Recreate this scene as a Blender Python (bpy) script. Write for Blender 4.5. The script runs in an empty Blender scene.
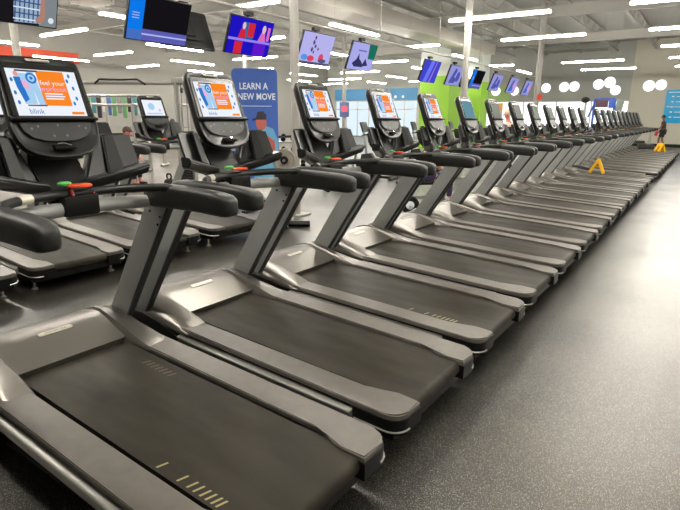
import bpy, bmesh, math, random
from mathutils import Vector, Matrix, Euler
random.seed(7)
PI = math.pi
SC = bpy.context.scene
COL = SC.collection
ORD = ['first', 'second', 'third', 'fourth', 'fifth', 'sixth', 'seventh', 'eighth', 'ninth', 'tenth', 'eleventh', 'twelfth',
       'thirteenth', 'fourteenth', 'fifteenth']

# ------------------------------------------------------------------ materials
def srgb(r, g, b):
    f = lambda c: (c / 255) / 12.92 if c / 255 <= .04045 else ((c / 255 + .055) / 1.055) ** 2.4
    return (f(r), f(g), f(b), 1)

MATS = {}
def mat(name, rgb, rough=.5, metal=0, spec=.5, noise=None, coat=0, bump=None):
    """principled; noise = (scale xyz, amount) slight tonal variation; bump = (scale, strength)"""
    if name in MATS: return MATS[name]
    m = bpy.data.materials.new(name); m.use_nodes = True
    nt = m.node_tree; b = nt.nodes['Principled BSDF']
    c = srgb(*rgb)
    b.inputs['Base Color'].default_value = c
    b.inputs['Roughness'].default_value = rough
    b.inputs['Metallic'].default_value = metal
    b.inputs['Specular IOR Level'].default_value = spec
    if coat:
        b.inputs['Coat Weight'].default_value = coat; b.inputs['Coat Roughness'].default_value = .2
    if noise or bump:
        tc = nt.nodes.new('ShaderNodeTexCoord')
    if noise:
        mp = nt.nodes.new('ShaderNodeMapping'); mp.inputs['Scale'].default_value = noise[0]
        nz = nt.nodes.new('ShaderNodeTexNoise'); nz.inputs['Scale'].default_value = 1; nz.inputs['Detail'].default_value = 5
        rp = nt.nodes.new('ShaderNodeValToRGB')
        a = noise[1]
        rp.color_ramp.elements[0].position = .3; rp.color_ramp.elements[1].position = .7
        rp.color_ramp.elements[0].color = (c[0] * (1 - a), c[1] * (1 - a), c[2] * (1 - a), 1)
        rp.color_ramp.elements[1].color = (min(1, c[0] * (1 + a)), min(1, c[1] * (1 + a)), min(1, c[2] * (1 + a)), 1)
        nt.links.new(tc.outputs['Object'], mp.inputs[0]); nt.links.new(mp.outputs[0], nz.inputs['Vector'])
        nt.links.new(nz.outputs['Fac'], rp.inputs[0]); nt.links.new(rp.outputs[0], b.inputs['Base Color'])
    if bump:
        nb = nt.nodes.new('ShaderNodeTexNoise'); nb.inputs['Scale'].default_value = bump[0]
        bp = nt.nodes.new('ShaderNodeBump'); bp.inputs['Strength'].default_value = bump[1]; bp.inputs['Distance'].default_value = .002
        nt.links.new(tc.outputs['Object'], nb.inputs['Vector']); nt.links.new(nb.outputs['Fac'], bp.inputs['Height'])
        nt.links.new(bp.outputs[0], b.inputs['Normal'])
    MATS[name] = m
    return m

def emit(name, rgb, k=1.0):
    if name in MATS: return MATS[name]
    m = bpy.data.materials.new(name); m.use_nodes = True
    nt = m.node_tree; nt.nodes.remove(nt.nodes['Principled BSDF'])
    e = nt.nodes.new('ShaderNodeEmission'); e.inputs[0].default_value = srgb(*rgb); e.inputs[1].default_value = k
    nt.links.new(e.outputs[0], nt.nodes['Material Output'].inputs[0])
    MATS[name] = m
    return m

BLACK = mat('black_plastic', (14, 15, 14), .42, spec=.3, noise=((9, 9, 9), .15))
CHAR = mat('charcoal_plastic', (26, 27, 26), .30, noise=((7, 7, 7), .12))
PAD = mat('black_foam_pad', (27, 28, 26), .46, bump=(300, .15))
GREY = mat('grey_painted_steel', (150, 152, 149), .42, .1, noise=((5, 5, 5), .06))
RUBBER = mat('black_rubber', (16, 16, 15), .6, spec=.3)
HOOD = mat('silver_hood_plastic', (118, 114, 108), .3, .72)
ALU = mat('brushed_aluminium', (205, 204, 196), .3, .8)
CHROME = mat('chrome', (210, 210, 208), .15, 1)
WHITEM = mat('white_painted_steel', (158, 155, 150), .4)
BADGE = mat('silver_badge', (214, 208, 192), .35, .3)
INK = mat('dark_ink', (40, 42, 44), .6)
RED = mat('red_plastic', (190, 30, 40), .4)
ORANGE = mat('orange_plastic', (235, 90, 50), .35)
GREEN = mat('green_plastic', (90, 190, 90), .35)
YELLOW = mat('yellow_plastic', (250, 190, 15), .4)
BLUEM = mat('blue_painted_steel', (40, 80, 175), .4)
BELTMARK = mat('worn_belt_print', (150, 138, 96), .7)

def rail_material():
    m = mat('ribbed_side_rail', (134, 130, 125), .42, .1)
    nt = m.node_tree; b = nt.nodes['Principled BSDF']
    tc = nt.nodes.new('ShaderNodeTexCoord'); w = nt.nodes.new('ShaderNodeTexWave')
    w.bands_direction = 'Y'; w.inputs['Scale'].default_value = 34; w.inputs['Distortion'].default_value = 0
    bp = nt.nodes.new('ShaderNodeBump'); bp.inputs['Strength'].default_value = .18; bp.inputs['Distance'].default_value = .0015
    nt.links.new(tc.outputs['Object'], w.inputs['Vector']); nt.links.new(w.outputs['Fac'], bp.inputs['Height'])
    nt.links.new(bp.outputs[0], b.inputs['Normal'])
    nz = nt.nodes.new('ShaderNodeTexNoise'); nz.inputs['Scale'].default_value = 14; nz.inputs['Detail'].default_value = 6
    rp = nt.nodes.new('ShaderNodeValToRGB')
    rp.color_ramp.elements[0].color = srgb(90, 86, 80); rp.color_ramp.elements[1].color = srgb(112, 107, 100)
    nt.links.new(tc.outputs['Object'], nz.inputs['Vector']); nt.links.new(nz.outputs['Fac'], rp.inputs[0])
    nt.links.new(rp.outputs[0], b.inputs['Base Color'])
    return m
RAIL = rail_material()

def belt_material():
    m = mat('running_belt_rubber', (66, 62, 54), .4, spec=.10)
    nt = m.node_tree; b = nt.nodes['Principled BSDF']
    tc = nt.nodes.new('ShaderNodeTexCoord'); mp = nt.nodes.new('ShaderNodeMapping')
    mp.inputs['Scale'].default_value = (1.6, 5, 5)
    nz = nt.nodes.new('ShaderNodeTexNoise'); nz.inputs['Scale'].default_value = 1.4; nz.inputs['Detail'].default_value = 6
    rp = nt.nodes.new('ShaderNodeValToRGB')
    rp.color_ramp.elements[0].position = .3; rp.color_ramp.elements[0].color = srgb(42, 39, 34)
    rp.color_ramp.elements[1].position = .75; rp.color_ramp.elements[1].color = srgb(60, 56, 48)
    mr = nt.nodes.new('ShaderNodeMapRange'); mr.inputs['To Min'].default_value = .58; mr.inputs['To Max'].default_value = .36
    oi = nt.nodes.new('ShaderNodeObjectInfo'); ad = nt.nodes.new('ShaderNodeVectorMath'); ad.operation = 'ADD'
    nt.links.new(tc.outputs['Object'], ad.inputs[0]); nt.links.new(oi.outputs['Location'], ad.inputs[1])
    nt.links.new(ad.outputs[0], mp.inputs[0]); nt.links.new(mp.outputs[0], nz.inputs['Vector'])
    nt.links.new(nz.outputs['Fac'], rp.inputs[0]); nt.links.new(rp.outputs[0], b.inputs['Base Color'])
    nt.links.new(nz.outputs['Fac'], mr.inputs['Value']); nt.links.new(mr.outputs[0], b.inputs['Roughness'])
    n2 = nt.nodes.new('ShaderNodeTexNoise'); n2.inputs['Scale'].default_value = 500
    bp = nt.nodes.new('ShaderNodeBump'); bp.inputs['Strength'].default_value = .12; bp.inputs['Distance'].default_value = .001
    nt.links.new(tc.outputs['Object'], n2.inputs['Vector']); nt.links.new(n2.outputs['Fac'], bp.inputs['Height'])
    nt.links.new(bp.outputs[0], b.inputs['Normal'])
    return m
BELT = belt_material()

# ------------------------------------------------------------------ mesh helpers
def box(bm, c, s, rot=None, bev=0, mi=0):
    r = bmesh.ops.create_cube(bm, size=1)
    M = Matrix.Translation(c) @ (rot.to_matrix().to_4x4() if rot else Matrix()) @ Matrix.Diagonal((*s, 1))
    bmesh.ops.transform(bm, matrix=M, verts=r['verts'])
    fs = {f for v in r['verts'] for f in v.link_faces}
    for f in fs: f.material_index = mi
    if bev:
        es = list({e for v in r['verts'] for e in v.link_edges})
        bmesh.ops.bevel(bm, geom=es, offset=bev, segments=2, affect='EDGES', profile=.6)

def prism(bm, pts, a, b, axis='y', mi=0, bev=0):
    """polygon pts extruded along axis between a and b; pts are the other two coordinates in xyz order"""
    def P(p, t):
        return {'y': (p[0], t, p[1]), 'x': (t, p[0], p[1]), 'z': (p[0], p[1], t)}[axis]
    A = [bm.verts.new(P(p, a)) for p in pts]; B = [bm.verts.new(P(p, b)) for p in pts]
    n = len(pts)
    fs = [bm.faces.new(A), bm.faces.new(B[::-1])]
    for i in range(n): fs.append(bm.faces.new((A[i], B[i], B[(i + 1) % n], A[(i + 1) % n])))
    for f in fs: f.material_index = mi
    if bev:
        es = list(fs[0].edges) + list(fs[1].edges)
        bmesh.ops.bevel(bm, geom=es, offset=bev, segments=2, affect='EDGES', profile=.6)

def tube(bm, pts, r, n=10, mi=0, cap=True):
    pts = [Vector(p) for p in pts]
    R = r if isinstance(r, (list, tuple)) else [r] * len(pts)
    rings = []; up = None
    for i, p in enumerate(pts):
        d = (pts[min(i + 1, len(pts) - 1)] - pts[max(i - 1, 0)]).normalized()
        if up is None:
            up = Vector((0, 0, 1)) if abs(d.z) < .9 else Vector((1, 0, 0))
        s = d.cross(up).normalized(); up = s.cross(d).normalized()
        rings.append([bm.verts.new(p + R[i] * (math.cos(2 * PI * k / n) * s + math.sin(2 * PI * k / n) * up)) for k in range(n)])
    for a, b in zip(rings, rings[1:]):
        for k in range(n):
            f = bm.faces.new((a[k], a[(k + 1) % n], b[(k + 1) % n], b[k])); f.material_index = mi
    if cap:
        bm.faces.new(rings[0][::-1]).material_index = mi; bm.faces.new(rings[-1]).material_index = mi

def lathe(bm, prof, M=None, n=20, mi=0):
    """prof = [(radius, height)] about z, then transformed by M"""
    M = M or Matrix()
    rings = [[bm.verts.new(M @ Vector((r * math.cos(2 * PI * k / n), r * math.sin(2 * PI * k / n), h))) for k in range(n)] for r, h in prof]
    for a, b in zip(rings, rings[1:]):
        for k in range(n):
            bm.faces.new((a[k], a[(k + 1) % n], b[(k + 1) % n], b[k])).material_index = mi
    bm.faces.new(rings[0][::-1]).material_index = mi; bm.faces.new(rings[-1]).material_index = mi

def loft(bm, rings, mi=0, cap=True):
    V = [[bm.verts.new(p) for p in r] for r in rings]
    n = len(V[0])
    for a, b in zip(V, V[1:]):
        for k in range(n):
            bm.faces.new((a[k], a[(k + 1) % n], b[(k + 1) % n], b[k])).material_index = mi
    if cap:
        bm.faces.new(V[0][::-1]).material_index = mi; bm.faces.new(V[-1]).material_index = mi

def obj(name, bm, m, parent=None, ang=35):
    bmesh.ops.recalc_face_normals(bm, faces=bm.faces[:])
    me = bpy.data.meshes.new(name)
    bm.to_mesh(me); bm.free()
    for k in (m if isinstance(m, (list, tuple)) else [m]): me.materials.append(k)
    for p in me.polygons: p.use_smooth = True
    me.set_sharp_from_angle(angle=math.radians(ang))
    o = bpy.data.objects.new(name, me); COL.objects.link(o)
    if parent: o.parent = parent
    return o

def flat(name, me_verts, me_faces, mats, idx, parent=None):
    me = bpy.data.meshes.new(name); me.from_pydata(me_verts, [], me_faces)
    for k in mats: me.materials.append(k)
    for p, i in zip(me.polygons, idx): p.material_index = i
    me.update()
    o = bpy.data.objects.new(name, me); COL.objects.link(o)
    if parent: o.parent = parent
    return o

def tag(o, label, cat, group=None):
    o['label'] = label; o['category'] = cat
    if group: o['group'] = group
    return o

def thing(name, label, cat, loc=(0, 0, 0), rz=0, group=None):
    o = bpy.data.objects.new(name, None); COL.objects.link(o)
    o.empty_display_size = .1
    o.location = loc; o.rotation_euler = (0, 0, rz)
    return tag(o, label, cat, group)

def struct(o):
    o['kind'] = 'structure'; return o

def copy_tree(o, parent=None):
    c = o.copy(); COL.objects.link(c); c.parent = parent
    for ch in list(o.children): copy_tree(ch, c)
    return c

def lettering(bm, text, size, M, mi=0, spacing=1.0, bold=0, narrow=1.0):
    """adds flat letters (font outlines turned to mesh) to bm, M maps text plane (x right, y up) into place"""
    cu = bpy.data.curves.new('lettering', 'FONT'); cu.body = text; cu.size = size; cu.align_x = 'CENTER'; cu.align_y = 'CENTER'
    cu.space_character = spacing; cu.resolution_u = 2; cu.offset = bold
    to = bpy.data.objects.new('lettering', cu); COL.objects.link(to)
    dg = bpy.context.evaluated_depsgraph_get()
    me = bpy.data.meshes.new_from_object(to.evaluated_get(dg))
    me.transform(M @ Matrix.Diagonal((narrow, 1, 1, 1)))
    me.materials.clear()
    for k in range(mi + 1): me.materials.append(None)
    for p in me.polygons: p.material_index = mi
    bm.from_mesh(me)
    bpy.data.meshes.remove(me); bpy.data.objects.remove(to); bpy.data.curves.remove(cu)

def frame(origin, xdir, ydir):
    x = Vector(xdir).normalized(); y = Vector(ydir).normalized(); z = x.cross(y)
    M = Matrix.Identity(4)
    for i in range(3):
        M[i][0] = x[i]; M[i][1] = y[i]; M[i][2] = z[i]; M[i][3] = origin[i]
    return M

def quad(bm, M, x0, y0, x1, y1, z=0, mi=0):
    vs = [bm.verts.new(M @ Vector(p)) for p in ((x0, y0, z), (x1, y0, z), (x1, y1, z), (x0, y1, z))]
    f = bm.faces.new(vs); f.material_index = mi

def poly(bm, M, pts, z=0, mi=0):
    f = bm.faces.new([bm.verts.new(M @ Vector((p[0], p[1], z))) for p in pts]); f.material_index = mi

def disc(bm, M, cx, cy, rx, ry, z=0, mi=0, n=20):
    poly(bm, M, [(cx + rx * math.cos(2 * PI * k / n), cy + ry * math.sin(2 * PI * k / n)) for k in range(n)], z, mi)

def flat_obj(name, bm, mats, parent=None):
    """like obj() but keeps the winding given (for screens and prints)"""
    me = bpy.data.meshes.new(name); bm.to_mesh(me); bm.free()
    for k in mats: me.materials.append(k)
    o = bpy.data.objects.new(name, me); COL.objects.link(o)
    if parent: o.parent = parent
    return o

# ------------------------------------------------------------------ treadmill
def dz(l): return .243 + .046 * (1.05 - l)

def rail_outline(sg, grow=0.0, l0=-.62):
    p = [(l0, .312 - grow), (.76, .312 - grow), (.80, .308 - grow), (.84, .292 - grow), (.88, .272 - grow), (.93, .264 - grow), (1.045 + grow, .264 - grow)]
    for k in range(7):
        a = PI / 2 * k / 6
        p.append((.965 + (.08 + grow) * math.cos(a), .377 + (.085 + grow) * math.sin(a)))
    p += [(l0, .462 + grow)]
    return [(l, sg * y) for l, y in p]

def hood_mesh():
    bm = bmesh.new()
    prof = [(-1.27, .10), (-1.266, .19), (-1.235, .275), (-1.16, .345), (-1.07, .388), (-.98, .410), (-.90, .413), (-.83, .400), (-.76, .380), (-.68, .356), (-.60, .332)]
    ys = [-.455, -.448, -.425, -.39, -.345, -.30, -.26, -.20, -.10, 0, .10, .20, .26, .30, .345, .39, .425, .448, .455]
    rows = []
    for y in ys:
        u = max(0, (abs(y) - .30) / .155)
        rows.append([bm.verts.new((l + .05 * u * u * (1 if l < -1.1 else 0), y, max(.10, z - .085 * u * u))) for l, z in prof])
    for a, b in zip(rows, rows[1:]):
        for i in range(len(prof) - 1): bm.faces.new((a[i], b[i], b[i + 1], a[i + 1]))
    for row in (rows[0], rows[-1]):
        low = [bm.verts.new((v.co.x, v.co.y, .09)) for v in row]
        for i in range(len(row) - 1): bm.faces.new((row[i], row[i + 1], low[i + 1], low[i]))
    last = [r[-1] for r in rows]; low = [bm.verts.new((v.co.x - .014, v.co.y, v.co.z - .035)) for v in last]
    for i in range(len(last) - 1): bm.faces.new((last[i], last[i + 1], low[i + 1], low[i]))
    return bm

def boot_mesh(sg):
    """cover around the foot of an upright, running back over the rail to a point"""
    bm = bmesh.new()
    st = [(-1.16, .338, .34), (-1.07, .392, .335), (-.98, .420, .33), (-.90, .424, .325), (-.80, .410, .318), (-.70, .388, .312), (-.60, .362, .308), (-.51, .336, .308), (-.44, .318, .312), (-.405, .308, .318)]
    rings = []
    for l, z, yr in st:
        lo = min(z - .01, max(dz(l) - .02, .20)) if l > -.62 else z - .10
        out = .472 if l > -1.1 else .455
        drop = .060 * min(1, (-.36 - l) / .35)
        rings.append([(l, sg * (yr - .035 if l < -.55 else yr - .012), lo), (l, sg * (yr - .012), z - .016), (l, sg * yr, z), (l, sg * (yr + .025), z - .003), (l, sg * (yr + .09), z - .25 * drop),
                      (l, sg * (out - .02), z - .7 * drop), (l, sg * out, z - drop - .015), (l, sg * out, min(lo, z - drop - .03))])
    loft(bm, rings)
    return bm

def CP(y, s, o=0):     # a point of the tilted console plane: y across, s down the face, o out of it
    return Vector((-.613 + .3676 * s + .93 * o, y, 1.757 - .93 * s + .3676 * o))
CM = frame(CP(0, 0, 0), (0, 1, 0), Vector((-.3676, 0, .93)))   # text plane: x right, y up the face

def console_outline(k=1.0):
    h = [(0, -.062), (.08, -.061), (.15, -.058), (.178, -.050), (.190, -.032), (.194, .0), (.197, .14), (.202, .235), (.201, .29), (.192, .335), (.170, .375), (.130, .403), (.07, .42)]
    pts = h + [(0, .425)] + [(-y, s) for y, s in h[:0:-1]]
    cs = .18
    return [(y * k, cs + (s - cs) * k) for y, s in pts]

def ad_screen(bm, scr):
    """the advert on a lit screen: mats 0 white 1 orange 2 blue 3 pale blue 4 pink 5 dark 6 purple 7 skin"""
    W, T, B = .157, -.008, -.226
    quad(bm, scr, -W, B, W, T, .0, 0)
    quad(bm, scr, -.028, -.178, .098, -.012, .0006, 1)
    poly(bm, scr, [(-.052, -.178), (-.022, -.178), (-.040, -.012), (-.070, -.012)], .0006, 3)
    quad(bm, scr, -.118, -.020, -.020, -.012, .0009, 5)
    quad(bm, scr, -.105, -.181, -.020, -.175, .0009, 5)
    quad(bm, scr, -.112, -.172, -.060, -.028, .0004, 3)
    disc(bm, scr, -.118, -.032, .010, .013, .0012, 7)            # head of the printed figure
    poly(bm, scr, [(-.132, -.046), (-.104, -.046), (-.098, -.095), (-.128, -.095)], .0010, 2)
    poly(bm, scr, [(-.104, -.055), (-.078, -.070), (-.070, -.105), (-.100, -.095)], .0011, 4)
    poly(bm, scr, [(-.128, -.095), (-.098, -.095), (-.090, -.150), (-.112, -.165)], .0010, 2)
    disc(bm, scr, -.056, -.050, .024, .026, .0014, 2); disc(bm, scr, -.056, -.050, .015, .017, .0016, 3); disc(bm, scr, -.056, -.050, .007, .008, .0018, 2)
    for x, y in ((.122, -.03), (.128, -.09), (.13, -.14), (-.142, -.06), (-.142, -.12), (-.138, -.165), (.108, -.055), (.112, -.165)):
        disc(bm, scr, x, y, .006, .010, .0006, 2)
    quad(bm, scr, .085, -.219, .145, -.206, .0006, 1)
    lettering(bm, 'feel your', .032, scr @ Matrix.Translation((.034, -.070, .0014)), 0)
    lettering(bm, 'workout', .034, scr @ Matrix.Translation((.030, -.099, .0014)), 6)
    for k in range(3): quad(bm, scr, -.015, -.124 - .012 * k, .068 + .008 * (k % 2), -.118 - .012 * k, .0012, 0)
    lettering(bm, 'blink', .034, scr @ Matrix.Translation((-.075, -.207, .0014)), 2)

SCREEN = [emit('screen_white', (238, 243, 252), 1.0), emit('screen_orange', (250, 136, 40), 1.0), emit('screen_blue', (45, 120, 200), 1.0),
          emit('screen_pale_blue', (168, 208, 240), 1.0), emit('screen_pink', (236, 176, 214), 1.0), emit('screen_dark', (70, 62, 72), 1.0),
          emit('screen_lilac', (240, 170, 230), 1.0), emit('screen_skin', (226, 160, 150), 1.0)]
SCR_BLUE = emit('screen_dim_blue', (104, 146, 160), 1.0)
SCR_OFF = mat('switched_off_screen', (84, 94, 88), .6, spec=.2)

def screen_piece(kind, parent):
    bm = bmesh.new()
    S = CM @ Matrix.Translation((0, 0, .0165))
    if kind == 'ad': ad_screen(bm, S); ms = SCREEN
    elif kind == 'pale':
        quad(bm, S, -.157, -.226, .157, -.008, 0, 0); disc(bm, S, -.03, -.10, .05, .05, .0006, 3); disc(bm, S, .09, -.15, .018, .02, .0006, 4)
        quad(bm, S, -.12, -.205, .12, -.19, .0006, 3); ms = SCREEN
    else:
        quad(bm, S, -.157, -.226, .157, -.008, 0, 0); ms = [SCR_BLUE if kind == 'blue' else SCR_OFF]
        quad(bm, S, -.13, -.215, .13, -.207, .0006, 0)
    return flat_obj('screen', bm, ms, parent)

def make_treadmill(kind='ad', fine=True):
    t = thing('treadmill', 'treadmill', 'treadmill')
    # base
    bm = bmesh.new()
    prism(bm, [(-1.20, .055), (1.0, .10), (1.0, dz(1.0) - .055), (-.6, dz(-.6) - .055), (-1.20, .22)], -.43, .43)
    obj('deck_frame', bm, BLACK, t)
    # belt with the rear roller bend
    bm = bmesh.new()
    pr = [(-.68, dz(-.68) - .014)] + [(l, dz(l) - .014) for l in (-.2, .3, .7, .98)]
    c = (.985, dz(.985) - .014 - .042)
    for k in range(1, 10):
        a = PI / 2 - PI * k / 9
        pr.append((c[0] + .042 * math.cos(a), c[1] + .042 * math.sin(a)))
    pr += [(.6, c[1] - .042), (.6, c[1] - .030), (.5, c[1] - .02), (-.68, dz(-.68) - .03)]
    prism(bm, pr, -.286, .286)
    bl = obj('running_belt', bm, BELT, t, 40)
    bm = bmesh.new()                            # worn print on the belt
    for l in (.44, .56, .615, .650, .685, .715, .745, .770):
        y = -.272; z = dz(l) - .0128
        bm.faces.new([bm.verts.new(p) for p in ((l, y, z), (l + .010, y, z - .0005), (l + .022, y + .045, z - .001), (l + .012, y + .045, z - .0005))])
    for k in range(7):
        l, y = -.31 + .035 * k, .19
        z = dz(l) - .0128
        ff = bm.faces.new([bm.verts.new(p) for p in ((l, y, z), (l + .010, y, z - .0005), (l + .022, y + .045, z - .001), (l + .012, y + .045, z - .0005))])
        ff.material_index = 1
    flat_obj('belt_print', bm, [BELTMARK, mat('faded_belt_print', (84, 79, 64), .7)], bl)
    for sg in (-1, 1):
        bm = bmesh.new()
        o = rail_outline(sg)
        top = [bm.verts.new((l, y, dz(l))) for l, y in o]; mid = [bm.verts.new((l, y, dz(l) - .028)) for l, y in o]
        ft = bm.faces.new(top); bm.faces.new(mid[::-1])
        for i in range(len(o)): bm.faces.new((top[i], mid[i], mid[(i + 1) % len(o)], top[(i + 1) % len(o)]))
        bmesh.ops.bevel(bm, geom=list(ft.edges), offset=.007, segments=2, affect='EDGES')
        r = obj('side_rail', bm, RAIL, t)
        bm = bmesh.new()                         # black end cap under the rear of the rail
        o = [p for p in rail_outline(sg, .006, .79)]
        a = [bm.verts.new((l, y, dz(l) - .030)) for l, y in o]; b = [bm.verts.new((l, y * .995, dz(l) - .105)) for l, y in o]
        bm.faces.new(a); bm.faces.new(b[::-1])
        for i in range(len(o)): bm.faces.new((a[i], b[i], b[(i + 1) % len(o)], a[(i + 1) % len(o)]))
        cap = obj('end_cap', bm, BLACK, r)
        bm = bmesh.new()
        tube(bm, [(l, y, dz(l) - .086) for l, y in rail_outline(sg, .008, .80)[7:]], .0045, 6)
        obj('trim_line', bm, ALU, r)
        bm = bmesh.new()                         # aluminium extrusion along the flank
        prof = [(.450, -.044), (.476, -.046), (.485, -.051), (.488, -.058), (.484, -.065), (.482, -.100), (.450, -.100)]
        L = [[(l, sg * y, dz(l) + z) for y, z in prof] for l in (-.48, .79)]
        loft(bm, L)
        obj('flank_strip', bm, ALU, r)
    # hood, badge
    h = obj('motor_hood', hood_mesh(), HOOD, t, 50)
    for sg in (-1, 1):
        bm = bmesh.new()
        y0, y1 = sorted((sg * .44, sg * .476))
        prism(bm, [(-1.17, .06), (-.46, .07), (-.44, .20), (-.52, .265), (-.66, .305), (-.84, .335), (-1.0, .325), (-1.14, .25)], y0, y1, bev=.006)
        obj('side_cover', bm, BLACK, t)
    for sg in (-1, 1): obj('upright_boot', boot_mesh(sg), HOOD, t, 40)
    bm = bmesh.new()
    BM = frame((-.835, .02, .4045), (0, 1, 0), (-.97, 0, .24))
    pts = []
    for k in range(9):
        a = -PI / 2 + PI * k / 8; pts.append((.078 + .016 * math.cos(a), .016 * math.sin(a)))
    for k in range(9):
        a = PI / 2 + PI * k / 8; pts.append((-.078 + .016 * math.cos(a), .016 * math.sin(a)))
    poly(bm, BM, pts, .0, 0)
    poly(bm, BM, [(x * 1.0, y * 1.0) for x, y in pts[::-1]], -.012, 0)
    for i in range(len(pts)):
        p, q = pts[i], pts[(i + 1) % len(pts)]
        bm.faces.new([bm.verts.new(BM @ Vector(v)) for v in ((*p, 0), (*p, -.012), (*q, -.012), (*q, 0))])
    if fine: lettering(bm, 'PRECOR USA', .02, BM @ Matrix.Translation((0, 0, .0008)), 1)
    flat_obj('name_badge', bm, [BADGE, INK], h)
    # uprights
    for sg in (-1, 1):
        bm = bmesh.new()
        y0, y1 = sorted((sg * .428, sg * .466))
        prism(bm, [(-1.005, .325), (-.825, .325), (-.325, 1.09), (-.508, 1.09)], y0, y1, bev=.006)
        u = obj('upright', bm, GREY, t)
        bm = bmesh.new()
        prism(bm, [(-.826, .33), (-.808, .33), (-.308, 1.09), (-.327, 1.09)], y0 - .001, y1 + .001, bev=.004)
        obj('rubber_strip', bm, mat('dark_post_trim', (40, 41, 40), .5), u)
        if fine:
            for lx, z in ((-.47, 1.055), (-.385, 1.03), (-.41, .985)):
                bm = bmesh.new()
                lathe(bm, [(.007, 0), (.007, .004), (.004, .006)], Matrix.Translation((lx, sg * .428, z)) @ Euler((sg * PI / 2, 0, 0)).to_matrix().to_4x4(), 8)
                obj('bolt', bm, RUBBER, u)
    # armrests: rounded pads along the treadmill
    for sg in (-1, 1):
        bm = bmesh.new()
        st = [(-.47, 1.155, .022, .030), (-.45, 1.15, .040, .050), (-.40, 1.15, .050, .060), (-.20, 1.154, .052, .060), (0, 1.152, .052, .057), (.09, 1.148, .052, .056), (.150, 1.143, .049, .052), (.176, 1.140, .040, .043), (.186, 1.138, .024, .028)]
        rings = []
        for l, z, hy, hz in st:
            ring = []
            for k in range(16):
                a = 2 * PI * k / 16 + PI / 16
                ca, sa = math.cos(a), math.sin(a)
                e = .48
                ring.append((l, sg * .425 + hy * math.copysign(abs(ca) ** e, ca), z + hz * math.copysign(abs(sa) ** e, sa)))
            rings.append(ring)
        loft(bm, rings)
        obj('armrest', bm, PAD, t, 60)
    # handlebar bowing forward between the armrests
    bm = bmesh.new()
    pts = []
    for k in range(25):
        y = -.42 + .84 * k / 24
        q = abs(y) / .42
        l = -.445 + .235 * q ** 2.6
        z = 1.196 + .010 * q - (.018 * max(0, (q - .93) / .07))
        pts.append((l, y, z))
    tube(bm, pts, .021, 12)
    hb = obj('handlebar', bm, PAD, t)
    for sg in (-1, 1):
        bm = bmesh.new()
        tube(bm, [p for p in pts if .19 <= sg * p[1] <= .29], .0216, 12)
        obj('pulse_grip', bm, BADGE if sg < 0 else CHAR, hb)
    bm = bmesh.new(); tube(bm, [(-.425, -.40, 1.118), (-.44, -.2, 1.128), (-.445, 0, 1.13), (-.44, .2, 1.128), (-.425, .40, 1.118)], .034, 14)
    obj('crossbeam', bm, GREY, t)
    bm = bmesh.new(); box(bm, (-.445, .02, 1.145), (.10, .17, .10), bev=.015)
    obj('bracket', bm, BLACK, t)
    # neck below the console
    bm = bmesh.new()
    loft(bm, [[(-.60, -.10, 1.42), (-.60, .10, 1.42), (-.71, .09, 1.42), (-.71, -.09, 1.42)],
              [(-.55, -.13, 1.31), (-.55, .13, 1.31), (-.67, .12, 1.31), (-.67, -.12, 1.31)],
              [(-.48, -.12, 1.21), (-.48, .12, 1.21), (-.58, .11, 1.21), (-.58, -.11, 1.21)],
              [(-.42, -.07, 1.13), (-.42, .07, 1.13), (-.51, .07, 1.13), (-.51, -.07, 1.13)]])
    bmesh.ops.bevel(bm, geom=bm.edges[:], offset=.015, segments=2, affect='EDGES')
    obj('console_neck', bm, BLACK, t)
    # console
    bm = bmesh.new()
    rings = []
    for o_, k in ((.004, .90), (.010, .955), (.008, .985), (-.004, 1.0), (-.030, .985), (-.052, .92), (-.062, .75)):
        rings.append([CP(y, s, o_) for y, s in console_outline(k)])
    loft(bm, rings)
    cs = obj('console', bm, CHAR, t, 50)
    bm = bmesh.new()                                       # glossy face around the screen
    poly(bm, CM, [(-.172, .012), (-.165, .022), (.165, .022), (.172, .012), (.180, -.225), (-.180, -.225)][::-1], .0125, 0)
    flat_obj('screen_surround', bm, [mat('gloss_black', (28, 29, 28), .25)], cs)
    screen_piece(kind, cs)
    bm = bmesh.new(); box(bm, CP(0, .239, .018), (.03, .40, .014), Euler((0, .376, 0)), bev=.005)
    obj('reading_ledge', bm, BLACK, cs)
    bm = bmesh.new()
    poly(bm, CM, [(y, -s) for y, s in [(-.165, .255), (-.155, .295), (-.125, .325), (-.07, .342), (0, .347), (.07, .342), (.125, .325), (.155, .295), (.165, .255)]][::1], .0125, 0)
    for x, y in ((-.12, -.285), (-.09, -.275), (-.03, -.32), (.03, -.32), (.10, -.275), (.13, -.285), (.0, -.27)):
        disc(bm, CM, x, y, .006, .006, .0135, 1, 10)
    flat_obj('key_panel', bm, [mat('grey_key_panel', (48, 50, 50), .4), mat('pale_key_mark', (98, 100, 104), .5)], cs)
    bm = bmesh.new()
    box(bm, CP(.0, .372, .012), (.045, .10, .012), Euler((0, .376, 0)), bev=.004)
    obj('control_pad', bm, RUBBER, cs)
    bm = bmesh.new()
    tube(bm, [CP(-.03, .36, .02), CP(-.005, .36, .024), CP(.03, .372, .022)], .004, 6)
    obj('control_key', bm, CHROME, cs)
    bm = bmesh.new()
    box(bm, CP(.0, -.040, .012), (.022, .105, .008), Euler((0, .376, 0)), bev=.003)
    if fine: lettering(bm, 'PRECOR', .016, CM @ Matrix.Translation((0, .040, .0175)), 1)
    flat_obj('brand_badge', bm, [BADGE, INK], cs)
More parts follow.
